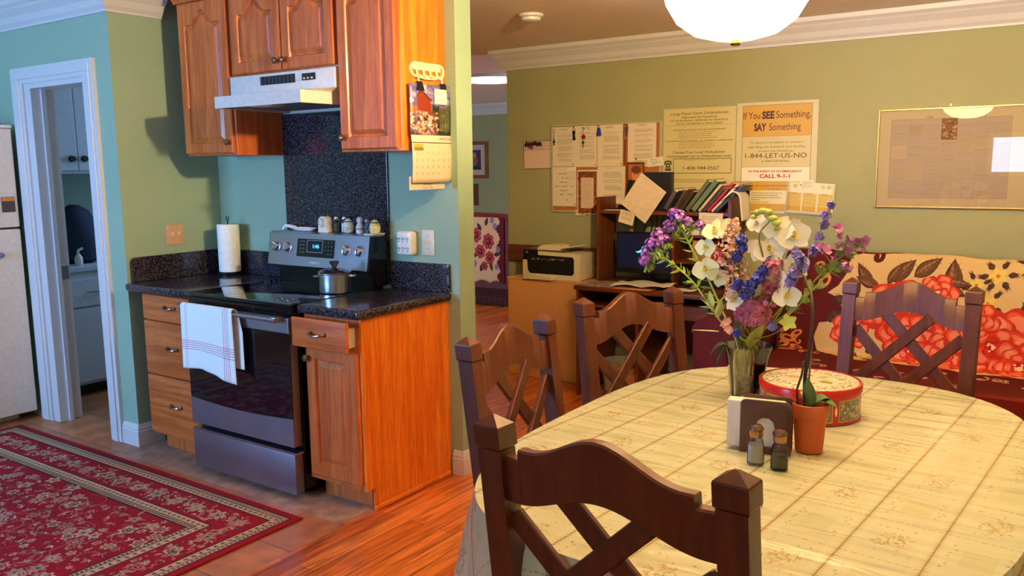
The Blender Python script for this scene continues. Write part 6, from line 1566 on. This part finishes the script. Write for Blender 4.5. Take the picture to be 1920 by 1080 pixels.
    book(1.712, .018, .235, .74, (168, 30, 30), 'bright red book in the leaning row on the hutch')
    book(1.738, .014, .235, .77, (222, 204, 180), 'thin white book just right of the red one')
    book(1.765, .015, .24, .80, (70, 66, 110), 'dark blue book, last of the leaning row before the draped papers')
    def fn(i, j):
        s_ = j*.36
        if s_ < .12: x = 1.80+s_*.6; z = ZS+.075+s_*.45
        else:
            a = min((s_-.12)/.07, PI/2); x = 1.872+.048*math.sin(a)+max(0, s_-.23)*.12; z = ZS+.129-.048*(1-math.cos(a))-max(0, s_-.12-.07*PI/2)
        return (x, 1.842+.17*i, z+.003*math.sin(i*6)), (i, j)
    tag(B().grid(fn, 6, 24).obj('draped_papers', M_PAPER, smooth=True, solid=.004, org=(1.88, 1.9, 1.3)), 'sheaf of papers curling over the right end of the hutch', 'papers')
    tag(B().grid(lambda i, j: ((1.79+.14*i, 1.86+.15*j, ZS+.135+.03*i+.01*math.sin(j*4)), (i, j)), 6, 6).obj('photo_print', P('brownish_photo', (150, 100, 60), .4), smooth=True, solid=.002, org=(1.88, 1.9, 1.36)), 'brownish photo print lying on top of the draped papers', 'photo')
desk()

def printer_corner():
    t = thing('storage_box', 'large plain tan box serving as a stand for the printer', 'box', (.55, 1.97, 0))
    B().box(.205, .915, 1.84, 2.09, .0, .705, .004).obj('body', P('tan_board', (222, 160, 92), .75, var=.05, vs=6), t)
    B().box(.20, .92, 1.835, 2.095, .7055, .719, .002).obj('top_board', P('tan_board_top', (226, 168, 102), .7), t)
    tag(B().box(.025, .925, 2.10, 2.119, .80, .93, .003).obj('wooden_rail', M_DESK, org=(.47, 2.11, .86)), 'dark red-brown wooden rail on the wall behind the printer', 'rail')
    t = thing('printer', 'black and white all-in-one inkjet printer on the tan box', 'printer', (.56, 1.96, .7195))
    x0, x1, y0, y1, z0 = .325, .80, 1.86, 2.085, .7195; mw = P('printer_white', (222, 206, 170), .35); f = lambda u, v, q: (u, q, v)
    B().box(x0+.01, x1-.002, y0+.02, y1, z0+.004, z0+.19, .012, 3).obj('body', mw, t, smooth=True)
    pts = [(x0, z0), (x1, z0), (x1, z0+.185), (x1-.02, z0+.19), (x0+.13, z0+.196), (x0+.13, z0+.17), (x1-.06, z0+.165), (x1-.05, z0+.15), (x1-.05, z0+.05), (x1-.07, z0+.035), (x0+.06, z0+.035), (x0+.04, z0+.055), (x0+.035, z0+.13), (x0, z0+.13)]
    B().prism(pts, f, y0, y0+.02).obj('front_frame', mw, t)
    pts = [(x0+.036, z0+.131), (x0+.041, z0+.056), (x0+.061, z0+.036), (x1-.071, z0+.036), (x1-.051, z0+.051), (x1-.051, z0+.149), (x1-.061, z0+.164), (x0+.129, z0+.169), (x0+.129, z0+.205), (x0+.005, z0+.205), (x0+.005, z0+.131)]
    B().prism(pts, f, y0+.002, y0+.0199).obj('black_front', M_BLKPL, t)
    B().box(x0+.12, x1-.16, y0-.004, y0+.001, z0+.05, z0+.115, .004).obj('paper_slot', P('very_dark_slot', (8, 7, 8), .5), t)
    b = B(); r = random.Random(2)
    for k in range(16): b.box(x0+.07+k*.018, x0+.076+k*.018+r.uniform(0, .004), y0-.0005, y0+.0015, z0+.135+r.choice([0, .008]), z0+.140+r.choice([0, .008]))
    o = b.obj('control_buttons', P('silver_marks', (186, 160, 120), .4), t); o['kind'] = 'stuff'
    text('hp', H=.014, o=(x0+.035, y0+.0015, z0+.182), m=M_WPL, parent=t)
    B().box(x0+.045, x1-.20, y0-.06, y0+.01, z0+.001, z0+.016, .005, 2).obj('output_tray', mw, t, smooth=True)
    B().box(x0+.02, x1-.15, y0+.03, y1-.02, z0+.191, z0+.212, .008, 2).obj('scanner_lid', P('dark_lid', (96, 84, 62), .4), t, smooth=True)
    B().prism([(x0+.11, z0+.205), (x0+.30, z0+.205), (x0+.29, z0+.238), (x0+.26, z0+.246), (x0+.16, z0+.24), (x0+.12, z0+.225)], f, y0+.02, y0+.16).obj('document_feeder', mw, t)
    B().prism([(x0+.26, z0+.215), (x0+.27, z0+.212), (x0+.43, z0+.238), (x0+.42, z0+.243)], f, y0+.03, y0+.16).obj('feeder_tray', mw, t)
    t = thing('smoke_detector', 'white round smoke detector on the dining room ceiling', 'smoke detector', (1.0, .95, 2.36))
    B().lathe([(.072, 2.359), (.072, 2.345), (.062, 2.34)], (1.0, .95, 0), 32).obj('base', M_WHITE, t, smooth=True); B().lathe([(.058, 2.341), (.056, 2.325), (.04, 2.318), (.002, 2.317)], (1.0, .95, 0), 32).obj('cover', M_WHITE, t, smooth=True)
    # floor items under the desk
    tag(B().lathe([(.09, 0), (.11, .005), (.13, .20), (.135, .205), (.128, .206), (.125, .2), (.105, .01)], (1.12, 1.85, 0), 28).obj('waste_bin', P('grey_green_bin', (160, 160, 130), .5), smooth=True, org=(1.12, 1.85, 0)), 'pale grey-green waste bin under the computer desk', 'bin')
    b = B(); f2 = lambda u, v, q: (u, q, v)
    b.prism([(1.18, 0), (1.34, 0), (1.345, .19), (1.32, .17), (1.29, .20), (1.26, .175), (1.22, .215), (1.195, .18), (1.175, .21)], f2, 1.62, 1.74)
    tag(b.obj('paper_bag', P('brown_paper_bag', (176, 116, 70), .8, bump=.3, bs=20), org=(1.26, 1.68, 0)), 'brown paper bag with ragged top on the floor under the desk', 'bag')
printer_corner()

def blanket_paint():
    r = random.Random(17)
    X0, Z0 = 2.0, -.45; W, H = 2.3, 1.62
    CRM = (216, 178, 116); MAR = (84, 14, 14); cv = Cv(W, H, 640, MAR, X0, Z0)
    cream = [(2.64, 1.2), (2.55, .93), (2.56, .906), (2.51, .809), (2.432, .747), (2.347, .674), (2.341, .645), (2.408, .576), (2.429, .485), (2.467, .415), (2.556, .371), (2.9, .345), (3.3, .335), (3.8, .335), (4.3, .335), (4.3, 1.2)]
    cv.poly(cream, CRM)
    cv.ell(2.42, .66, .13, .11, MAR); cv.ell(2.44, .52, .05, .10, MAR, al=0)
    # redraw the lobe edge so cream bites in below it
    cv.poly([(2.43, .60), (2.41, .52), (2.44, .43), (2.50, .385), (2.9, .35), (2.9, .62), (2.56, .62)], CRM)
    cv.poly([(2.64, 1.2), (2.60, 1.0), (2.56, .90), (2.60, .85), (2.9, .85), (2.9, 1.2)], CRM)
    # scrolls in the border
    pk = (216, 134, 84)
    cv.line([(2.55, .985), (2.62, 1.005), (2.74, 1.012), (2.83, 1.02)], .022, MAR); cv.spiral(2.70, .985, .035, .9, 1.2, .022, MAR, -1); cv.spiral(2.80, 1.018, .016, .8, 2, .012, MAR)
    for x, z, rx, rz, a in ((2.20, .53, .045, .018, .4), (2.26, .50, .05, .02, -.2), (2.31, .53, .035, .018, .5), (2.22, .46, .06, .022, .2), (2.32, .45, .04, .016, -.3), (2.28, .40, .05, .014, .1), (2.19, .40, .03, .014, .6), (2.38, .40, .035, .012, 0), (2.43, .83, .045, .03, 1.0), (2.39, .92, .03, .02, .3)):
        cv.ell(x, z, rx, rz, pk, a); cv.ell(x+.004, z+.002, rx*.45, rz*.4, MAR, a)
    for x, z, R, a in ((2.25, .55, .03, 0), (2.33, .49, .028, 2), (2.21, .49, .03, 4), (2.30, .42, .022, 1), (2.36, .38, .02, 5), (2.46, .375, .03, 1)): cv.spiral(x, z, R, .9, a, .009, pk)
    # lower border of scrolls
    for k in range(26):
        x = 2.5+k*.07+r.uniform(-.02, .02); z = r.uniform(.02, .27)
        cv.spiral(x, z, r.uniform(.03, .055), r.uniform(.6, 1.1), r.uniform(0, 6), .012, (196, 140, 110), r.choice([1, -1])); cv.ell(x, z, .02, .008, (206, 160, 130), r.uniform(0, 3))
    cv.rect(X0, -.45, X0+W, -.04, (112, 26, 20)); cv.rect(X0, -.06, X0+W, -.035, MAR)
    # brown leaves
    br, bd, bv = (104, 66, 40), (72, 40, 24), (150, 106, 66)
    def lf(a, b_, wd, c=br):
        dx, dz = b_[0]-a[0], b_[1]-a[1]; L = math.hypot(dx, dz); an = math.atan2(dz, dx)
        cv.leaf(a[0], a[1], L, wd, an, bd); cv.leaf(a[0]+.004, a[1]+.004, L*.95, wd*.86, an, c)
        cv.leaf(a[0]+dx*.1-dz*wd*.8, a[1]+dz*.1+dx*wd*.8, L*.8, wd*.35, an, bv if c == br else (96, 74, 56)); cv.line([a, b_], .004, bd)
        for k in range(1, 6):
            t = k/6.5; q = wd*math.sin(PI*t)*.8; px, pz = a[0]+dx*t, a[1]+dz*t
            for s_ in (-1, 1): cv.line([(px, pz), (px+dx/L*.02-s_*dz/L*q, pz+dz/L*.02+s_*dx/L*q)], .002, bd)
    lf((2.69, .82), (2.60, .945), .035); lf((2.72, .83), (2.60, .87), .03); lf((2.787, .85), (2.90, .975), .042); lf((2.77, .84), (2.84, .955), .03)
    lf((2.90, .885), (3.03, .985), .042); lf((3.10, .80), (3.09, .985), .048); lf((3.02, .86), (3.19, .86), .03); lf((3.06, .83), (3.16, .80), .025)
    for a, b_ in (((2.56, .72), (2.50, .75)), ((2.51, .63), (2.47, .63)), ((2.55, .62), (2.49, .67)), ((3.5, .82), (3.40, .72)), ((3.46, .62), (3.38, .56)), ((3.52, .70), (3.42, .79)), ((3.5, .5), (3.42, .40)), ((2.80, .46), (2.90, .50)), ((2.86, .44), (2.80, .52))): lf(a, b_, .028, (64, 56, 46))
    # yellow blossoms with dark leaves
    def yb(x, z, s_=1, n=5):
        for k in range(n):
            a = k*2*PI/n+x*7; lf((x+.045*s_*math.cos(a), z+.04*s_*math.sin(a)), (x+.09*s_*math.cos(a), z+.08*s_*math.sin(a)), .015*s_, (84, 60, 36))
        for k in range(5):
            a = k*2*PI/5+z*9; cv.ell(x+.022*s_*math.cos(a), z+.022*s_*math.sin(a), .022*s_, .014*s_, (226, 196, 90), a)
        cv.ell(x, z, .010*s_, .010*s_, (210, 120, 40))
    yb(3.30, .915, 1, 6); yb(3.205, .865, .8, 4); yb(3.265, .775, .95, 4); yb(2.72, .43, .9, 4); yb(2.66, .40, .7, 3); yb(2.80, .40, .7, 3); yb(3.46, .98, .9, 5); yb(3.9, .9, 1, 5)
    # peonies
    def peony(cx, cz, R, rot=0, sq=.85):
        for ring, (q, n, pr) in enumerate(((.66, 6, .50), (.44, 5, .42), (.24, 4, .32), (.08, 3, .20))):
            for k in range(n):
                a = rot+2*PI*(k+.5*(ring % 2))/n+r.uniform(-.12, .12); x, z = cx+R*q*math.cos(a), cz+R*q*sq*math.sin(a)
                base_ = [(206, 44, 20), (218, 62, 32), (214, 50, 26), (176, 26, 14)][ring]; lt = [(236, 104, 62), (240, 130, 88), (236, 96, 60), (206, 60, 36)][ring]; hi = (246, 170, 130)
                wv = r.uniform(.85, 1.15)
                cv.ell(x, z, R*pr*wv, R*pr*.92, (198, 48, 28), a, 1, 5, .07, r.random()*6)
                cv.ell(x-R*.02*math.cos(a), z-R*.02*math.sin(a), R*pr*wv*.94, R*pr*.86, base_, a, 1, 5, .07, r.random()*6)
                cv.ell(x+R*pr*.18*math.cos(a), z+R*pr*.18*math.sin(a), R*pr*wv*.68, R*pr*.62, lt, a, .75, 4, .1, r.random()*6)
                if ring < 3: cv.ell(x+R*pr*.40*math.cos(a), z+R*pr*.40*math.sin(a), R*pr*.36, R*pr*.42, hi, a, .5, 3, .1, r.random()*6)
                for s_ in (-.35, .1, .4):
                    cv.line([(x-R*pr*.3*math.cos(a)-R*pr*s_*math.sin(a)*.4, z-R*pr*.3*math.sin(a)+R*pr*s_*math.cos(a)*.4), (x+R*pr*.5*math.cos(a)-R*pr*s_*math.sin(a), z+R*pr*.5*math.sin(a)+R*pr*s_*math.cos(a))], .0022, (196, 50, 30), .28)
        for k in range(14): cv.ell(cx+r.uniform(-.14, .14)*R, cz+r.uniform(-.12, .12)*R, .007, .005, (250, 206, 150))
    peony(2.84, .70, .17, .3); peony(2.99, .62, .17, 1.1); peony(2.93, .50, .13, 2.0); peony(3.07, .47, .13, .7)
    peony(2.60, .57, .095, .4); peony(3.02, .80, .10, .1)
    peony(3.31, .56, .20, .9); peony(3.43, .47, .13, .2); peony(3.75, .62, .18, .2); peony(3.22, .68, .10, 2)
    return cv, X0, Z0, W, H

def sofa():
    mv = P('maroon_velvet', (84, 12, 12), .6, var=.2, vs=12, spec=.3, bump=.1, bs=60)
    t = thing('sofa', 'maroon velvet sofa against the back wall behind the table', 'sofa', (3.0, 1.6, 0))
    B().box(1.95, 4.35, 1.25, 2.10, .06, .30, .03, 3).obj('base', mv, t, smooth=True)
    B().box(2.21, 4.09, 1.17, 1.80, .301, .425, .05, 4).obj('seat_cushion', mv, t, smooth=True)
    b = B(); f = lambda u, v, q: (q, u, v)
    b.prism([(1.76, .30), (2.09, .30), (2.09, .96), (2.06, .985), (1.99, .99), (1.95, .965)], f, 2.18, 4.10); b.obj('backrest', mv, t, smooth=True)
    for x in (1.92, 4.12):
        b = B(); pts = [(x, .06), (x+.26, .06), (x+.26, .60)]+[(x+.13+.145*math.cos(a), .60+.10*math.sin(a)) for a in [PI*i/10 for i in range(11)]]+[(x, .60)]
        b.prism(pts, lambda u, v, q: (u, q, v), 1.15, 2.09).obj('arm', mv, t, smooth=True)
    for x in (2.0, 4.27):
        for y in (1.3, 2.02): B().cyl((x, y, 0), (x, y, .06), .025, .03, 12).obj('foot', M_DESK, t)
    cv, X0, Z0, W, H = blanket_paint()
    m = cv.mat('floral_plush_blanket', .8, bump=.15, bs=150, spec=.2)
    def fn(i, j):
        v = -.42+1.55*j; x = 2.215+1.83*i
        wz = .004*math.sin(x*11)+.003*math.sin(x*23)
        if v > 1.0: y = 1.945+(v-1.0); z = 1.004-.02*max(0, v-1.0)/.1; y = min(y, 2.085)
        elif v > .45: k = (v-.45)/.55; y = 1.735+.21*k-.012*math.sin(PI*k); z = v
        elif v > -.09: k = (.45-v)/.54; y = 1.735-.58*k; z = .45-.012*math.sin(PI*k)
        else: y = 1.15-.006; z = .445-(-.09-v)
        return (x, y-abs(wz), z+wz+.006*math.sin(x*3.1)*(v > .98)), ((x-X0)/W, (v-Z0)/H)
    tag(B().grid(fn, 60, 80).obj('floral_blanket', m, smooth=True, solid=.008, angle=70, org=(3.1, 1.7, .7)), 'cream plush blanket with coral peonies and maroon border spread over the sofa', 'blanket')
sofa()

def hallway():
    mv = P('hall_maroon_velvet', (92, 16, 26), .5, var=.15, vs=10)
    t = thing('armchair', 'maroon velvet armchair with bottom fringe standing in the far hallway', 'armchair', (-1.85, 4.6, 0))
    b = B(); f = lambda u, v, q: (u, q, v)
    pts = [(-2.5, .10), (-1.42, .10), (-1.40, .5), (-1.42, .9), (-1.46, .97), (-1.6, 1.0), (-1.95, 1.01), (-2.3, 1.0), (-2.46, .97), (-2.5, .9)]
    b.prism(pts, f, 4.20, 4.42).obj('backrest', mv, t, smooth=True)
    B().box(-2.5, -1.4, 4.4201, 5.1, .10, .45, .04, 3).obj('seat', mv, t, smooth=True)
    for x in (-2.5, -1.55): B().box(x, x+.15, 4.4201, 5.1, .4501, .66, .04, 3).obj('arm', mv, t, smooth=True)
    fr = B(); r = random.Random(1)
    for k in range(90): x = -2.49+k*.0122; fr.tube([(x, 4.193, .20), (x+r.uniform(-.004, .004), 4.186, .02)], .0045, 4)
    o = fr.obj('fringe', P('dark_fringe', (70, 30, 44), .7), t); o['kind'] = 'stuff'
    for x in (-2.4, -1.5):
        for y in (4.3, 5.0): B().cyl((x, y, 0), (x, y, .1), .02, n=10).obj('foot', M_DESK, t)
    r = random.Random(5); W, H = .62, .72; cv = Cv(W, H, 700, (222, 190, 150))
    cv.rect(W-.07, 0, W, H, (92, 16, 26)); cv.rect(0, H-.03, W, H, (110, 30, 40))
    for k in range(9): cv.ell(W-.075, .05+k*.085, .022, .03, (222, 190, 150) if k % 2 else (92, 16, 26))
    for x, z, a, L in ((.30, .55, 2.2, .10), (.36, .60, 1.2, .10), (.24, .30, 3.4, .10), (.48, .30, .2, .10), (.42, .22, -1.2, .10), (.30, .2, -1.8, .1), (.50, .56, .8, .08), (.2, .5, 2.6, .1)): cv.leaf(x, z, L, .025, a, (60, 56, 44))
    for x, z, R in ((.22, .50, .08), (.40, .44, .085), (.28, .33, .075), (.42, .27, .07), (.34, .18, .05)):
        for q, n, c in ((.6, 7, (150, 30, 44)), (.35, 6, (190, 56, 70)), (.12, 4, (120, 16, 30))):
            for k in range(n): a = 2*PI*k/n+R*50; cv.ell(x+R*q*math.cos(a), z+R*q*math.sin(a), R*.42, R*.36, c, a); cv.ell(x+R*q*1.15*math.cos(a), z+R*q*1.15*math.sin(a), R*.22, R*.18, (206, 110, 110), a, .6)
    for x, z in ((.50, .60), (.46, .66), (.54, .36), (.2, .2), (.52, .18)):
        for k in range(5): cv.ell(x+.02*math.cos(k*1.26), z+.02*math.sin(k*1.26), .016, .012, (130, 120, 160), k*1.26)
    def fn(i, j):
        x = -2.05+.58*i; v = .25+.75*j; sc = .03*abs(math.sin(i*PI*3))*(j < .15)
        return (x, 4.188-.004*math.sin(i*9), v+.004+sc+.012*(j > .99)), (i, j)
    tag(B().grid(fn, 24, 30).obj('flowered_throw', cv.mat('hall_throw_print', .8), smooth=True, solid=.006, org=(-1.75, 4.19, .6)), 'cream throw with dark red roses hung over the hallway armchair', 'throw')
    t = thing('framed_picture', 'small picture in a red-brown wooden frame on the far hallway wall', 'picture', (-3.42, 6.28, 1.6))
    x0, x1, z0, z1 = -3.66, -3.19, 1.36, 1.86
    mf = WOOD('picture_frame_wood', (150, 76, 40), (120, 54, 26), .4, 'x')
    for a in ((x0, x0+.045, z0, z1), (x1-.045, x1, z0, z1), (x0+.045, x1-.045, z1-.045, z1), (x0+.045, x1-.045, z0, z0+.045)): B().box(a[0], a[1], 6.27, 6.2995, a[2], a[3], .004).obj('frame', mf, t)
    cv = Cv(.38, .41, 600, (206, 176, 160)); cv.rect(.07, .07, .31, .34, (60, 50, 90)); cv.ell(.2, .2, .05, .08, (150, 90, 80)); cv.ell(.2, .27, .03, .035, (186, 130, 100)); cv.rect(.07, .07, .31, .11, (40, 30, 50))
    B().box(x0+.045, x1-.045, 6.28, 6.299, z0+.045, z1-.045).puv((x0+.045, 0, z0+.045), (1, 0, 0), (0, 0, 1), .38, .41).obj('print', cv.mat('hall_picture_print', .4), t)
    tag(B().box(-3.6, -3.37, 6.285, 6.2995, .98, 1.28, .004).obj('wall_hanging', P('brown_hanging', (96, 50, 34), .7)), 'small brown hanging below the framed picture in the far hallway', 'wall hanging')
    t = thing('ceiling_light', 'round white lit ceiling light in the far hallway', 'ceiling light', (-1.09, 3.47, 2.36))
    B().lathe([(.30, 2.359), (.30, 2.335), (.285, 2.33)], (-1.09, 3.47, 0), 40).obj('rim', M_WHITE, t, smooth=True); B().lathe([(.285, 2.333), (.26, 2.318), (.15, 2.308), (.002, 2.305)], (-1.09, 3.47, 0), 40).obj('diffuser', EMIT('hall_diffuser', (1.0, .62, .60), 9), t, smooth=True)
hallway()
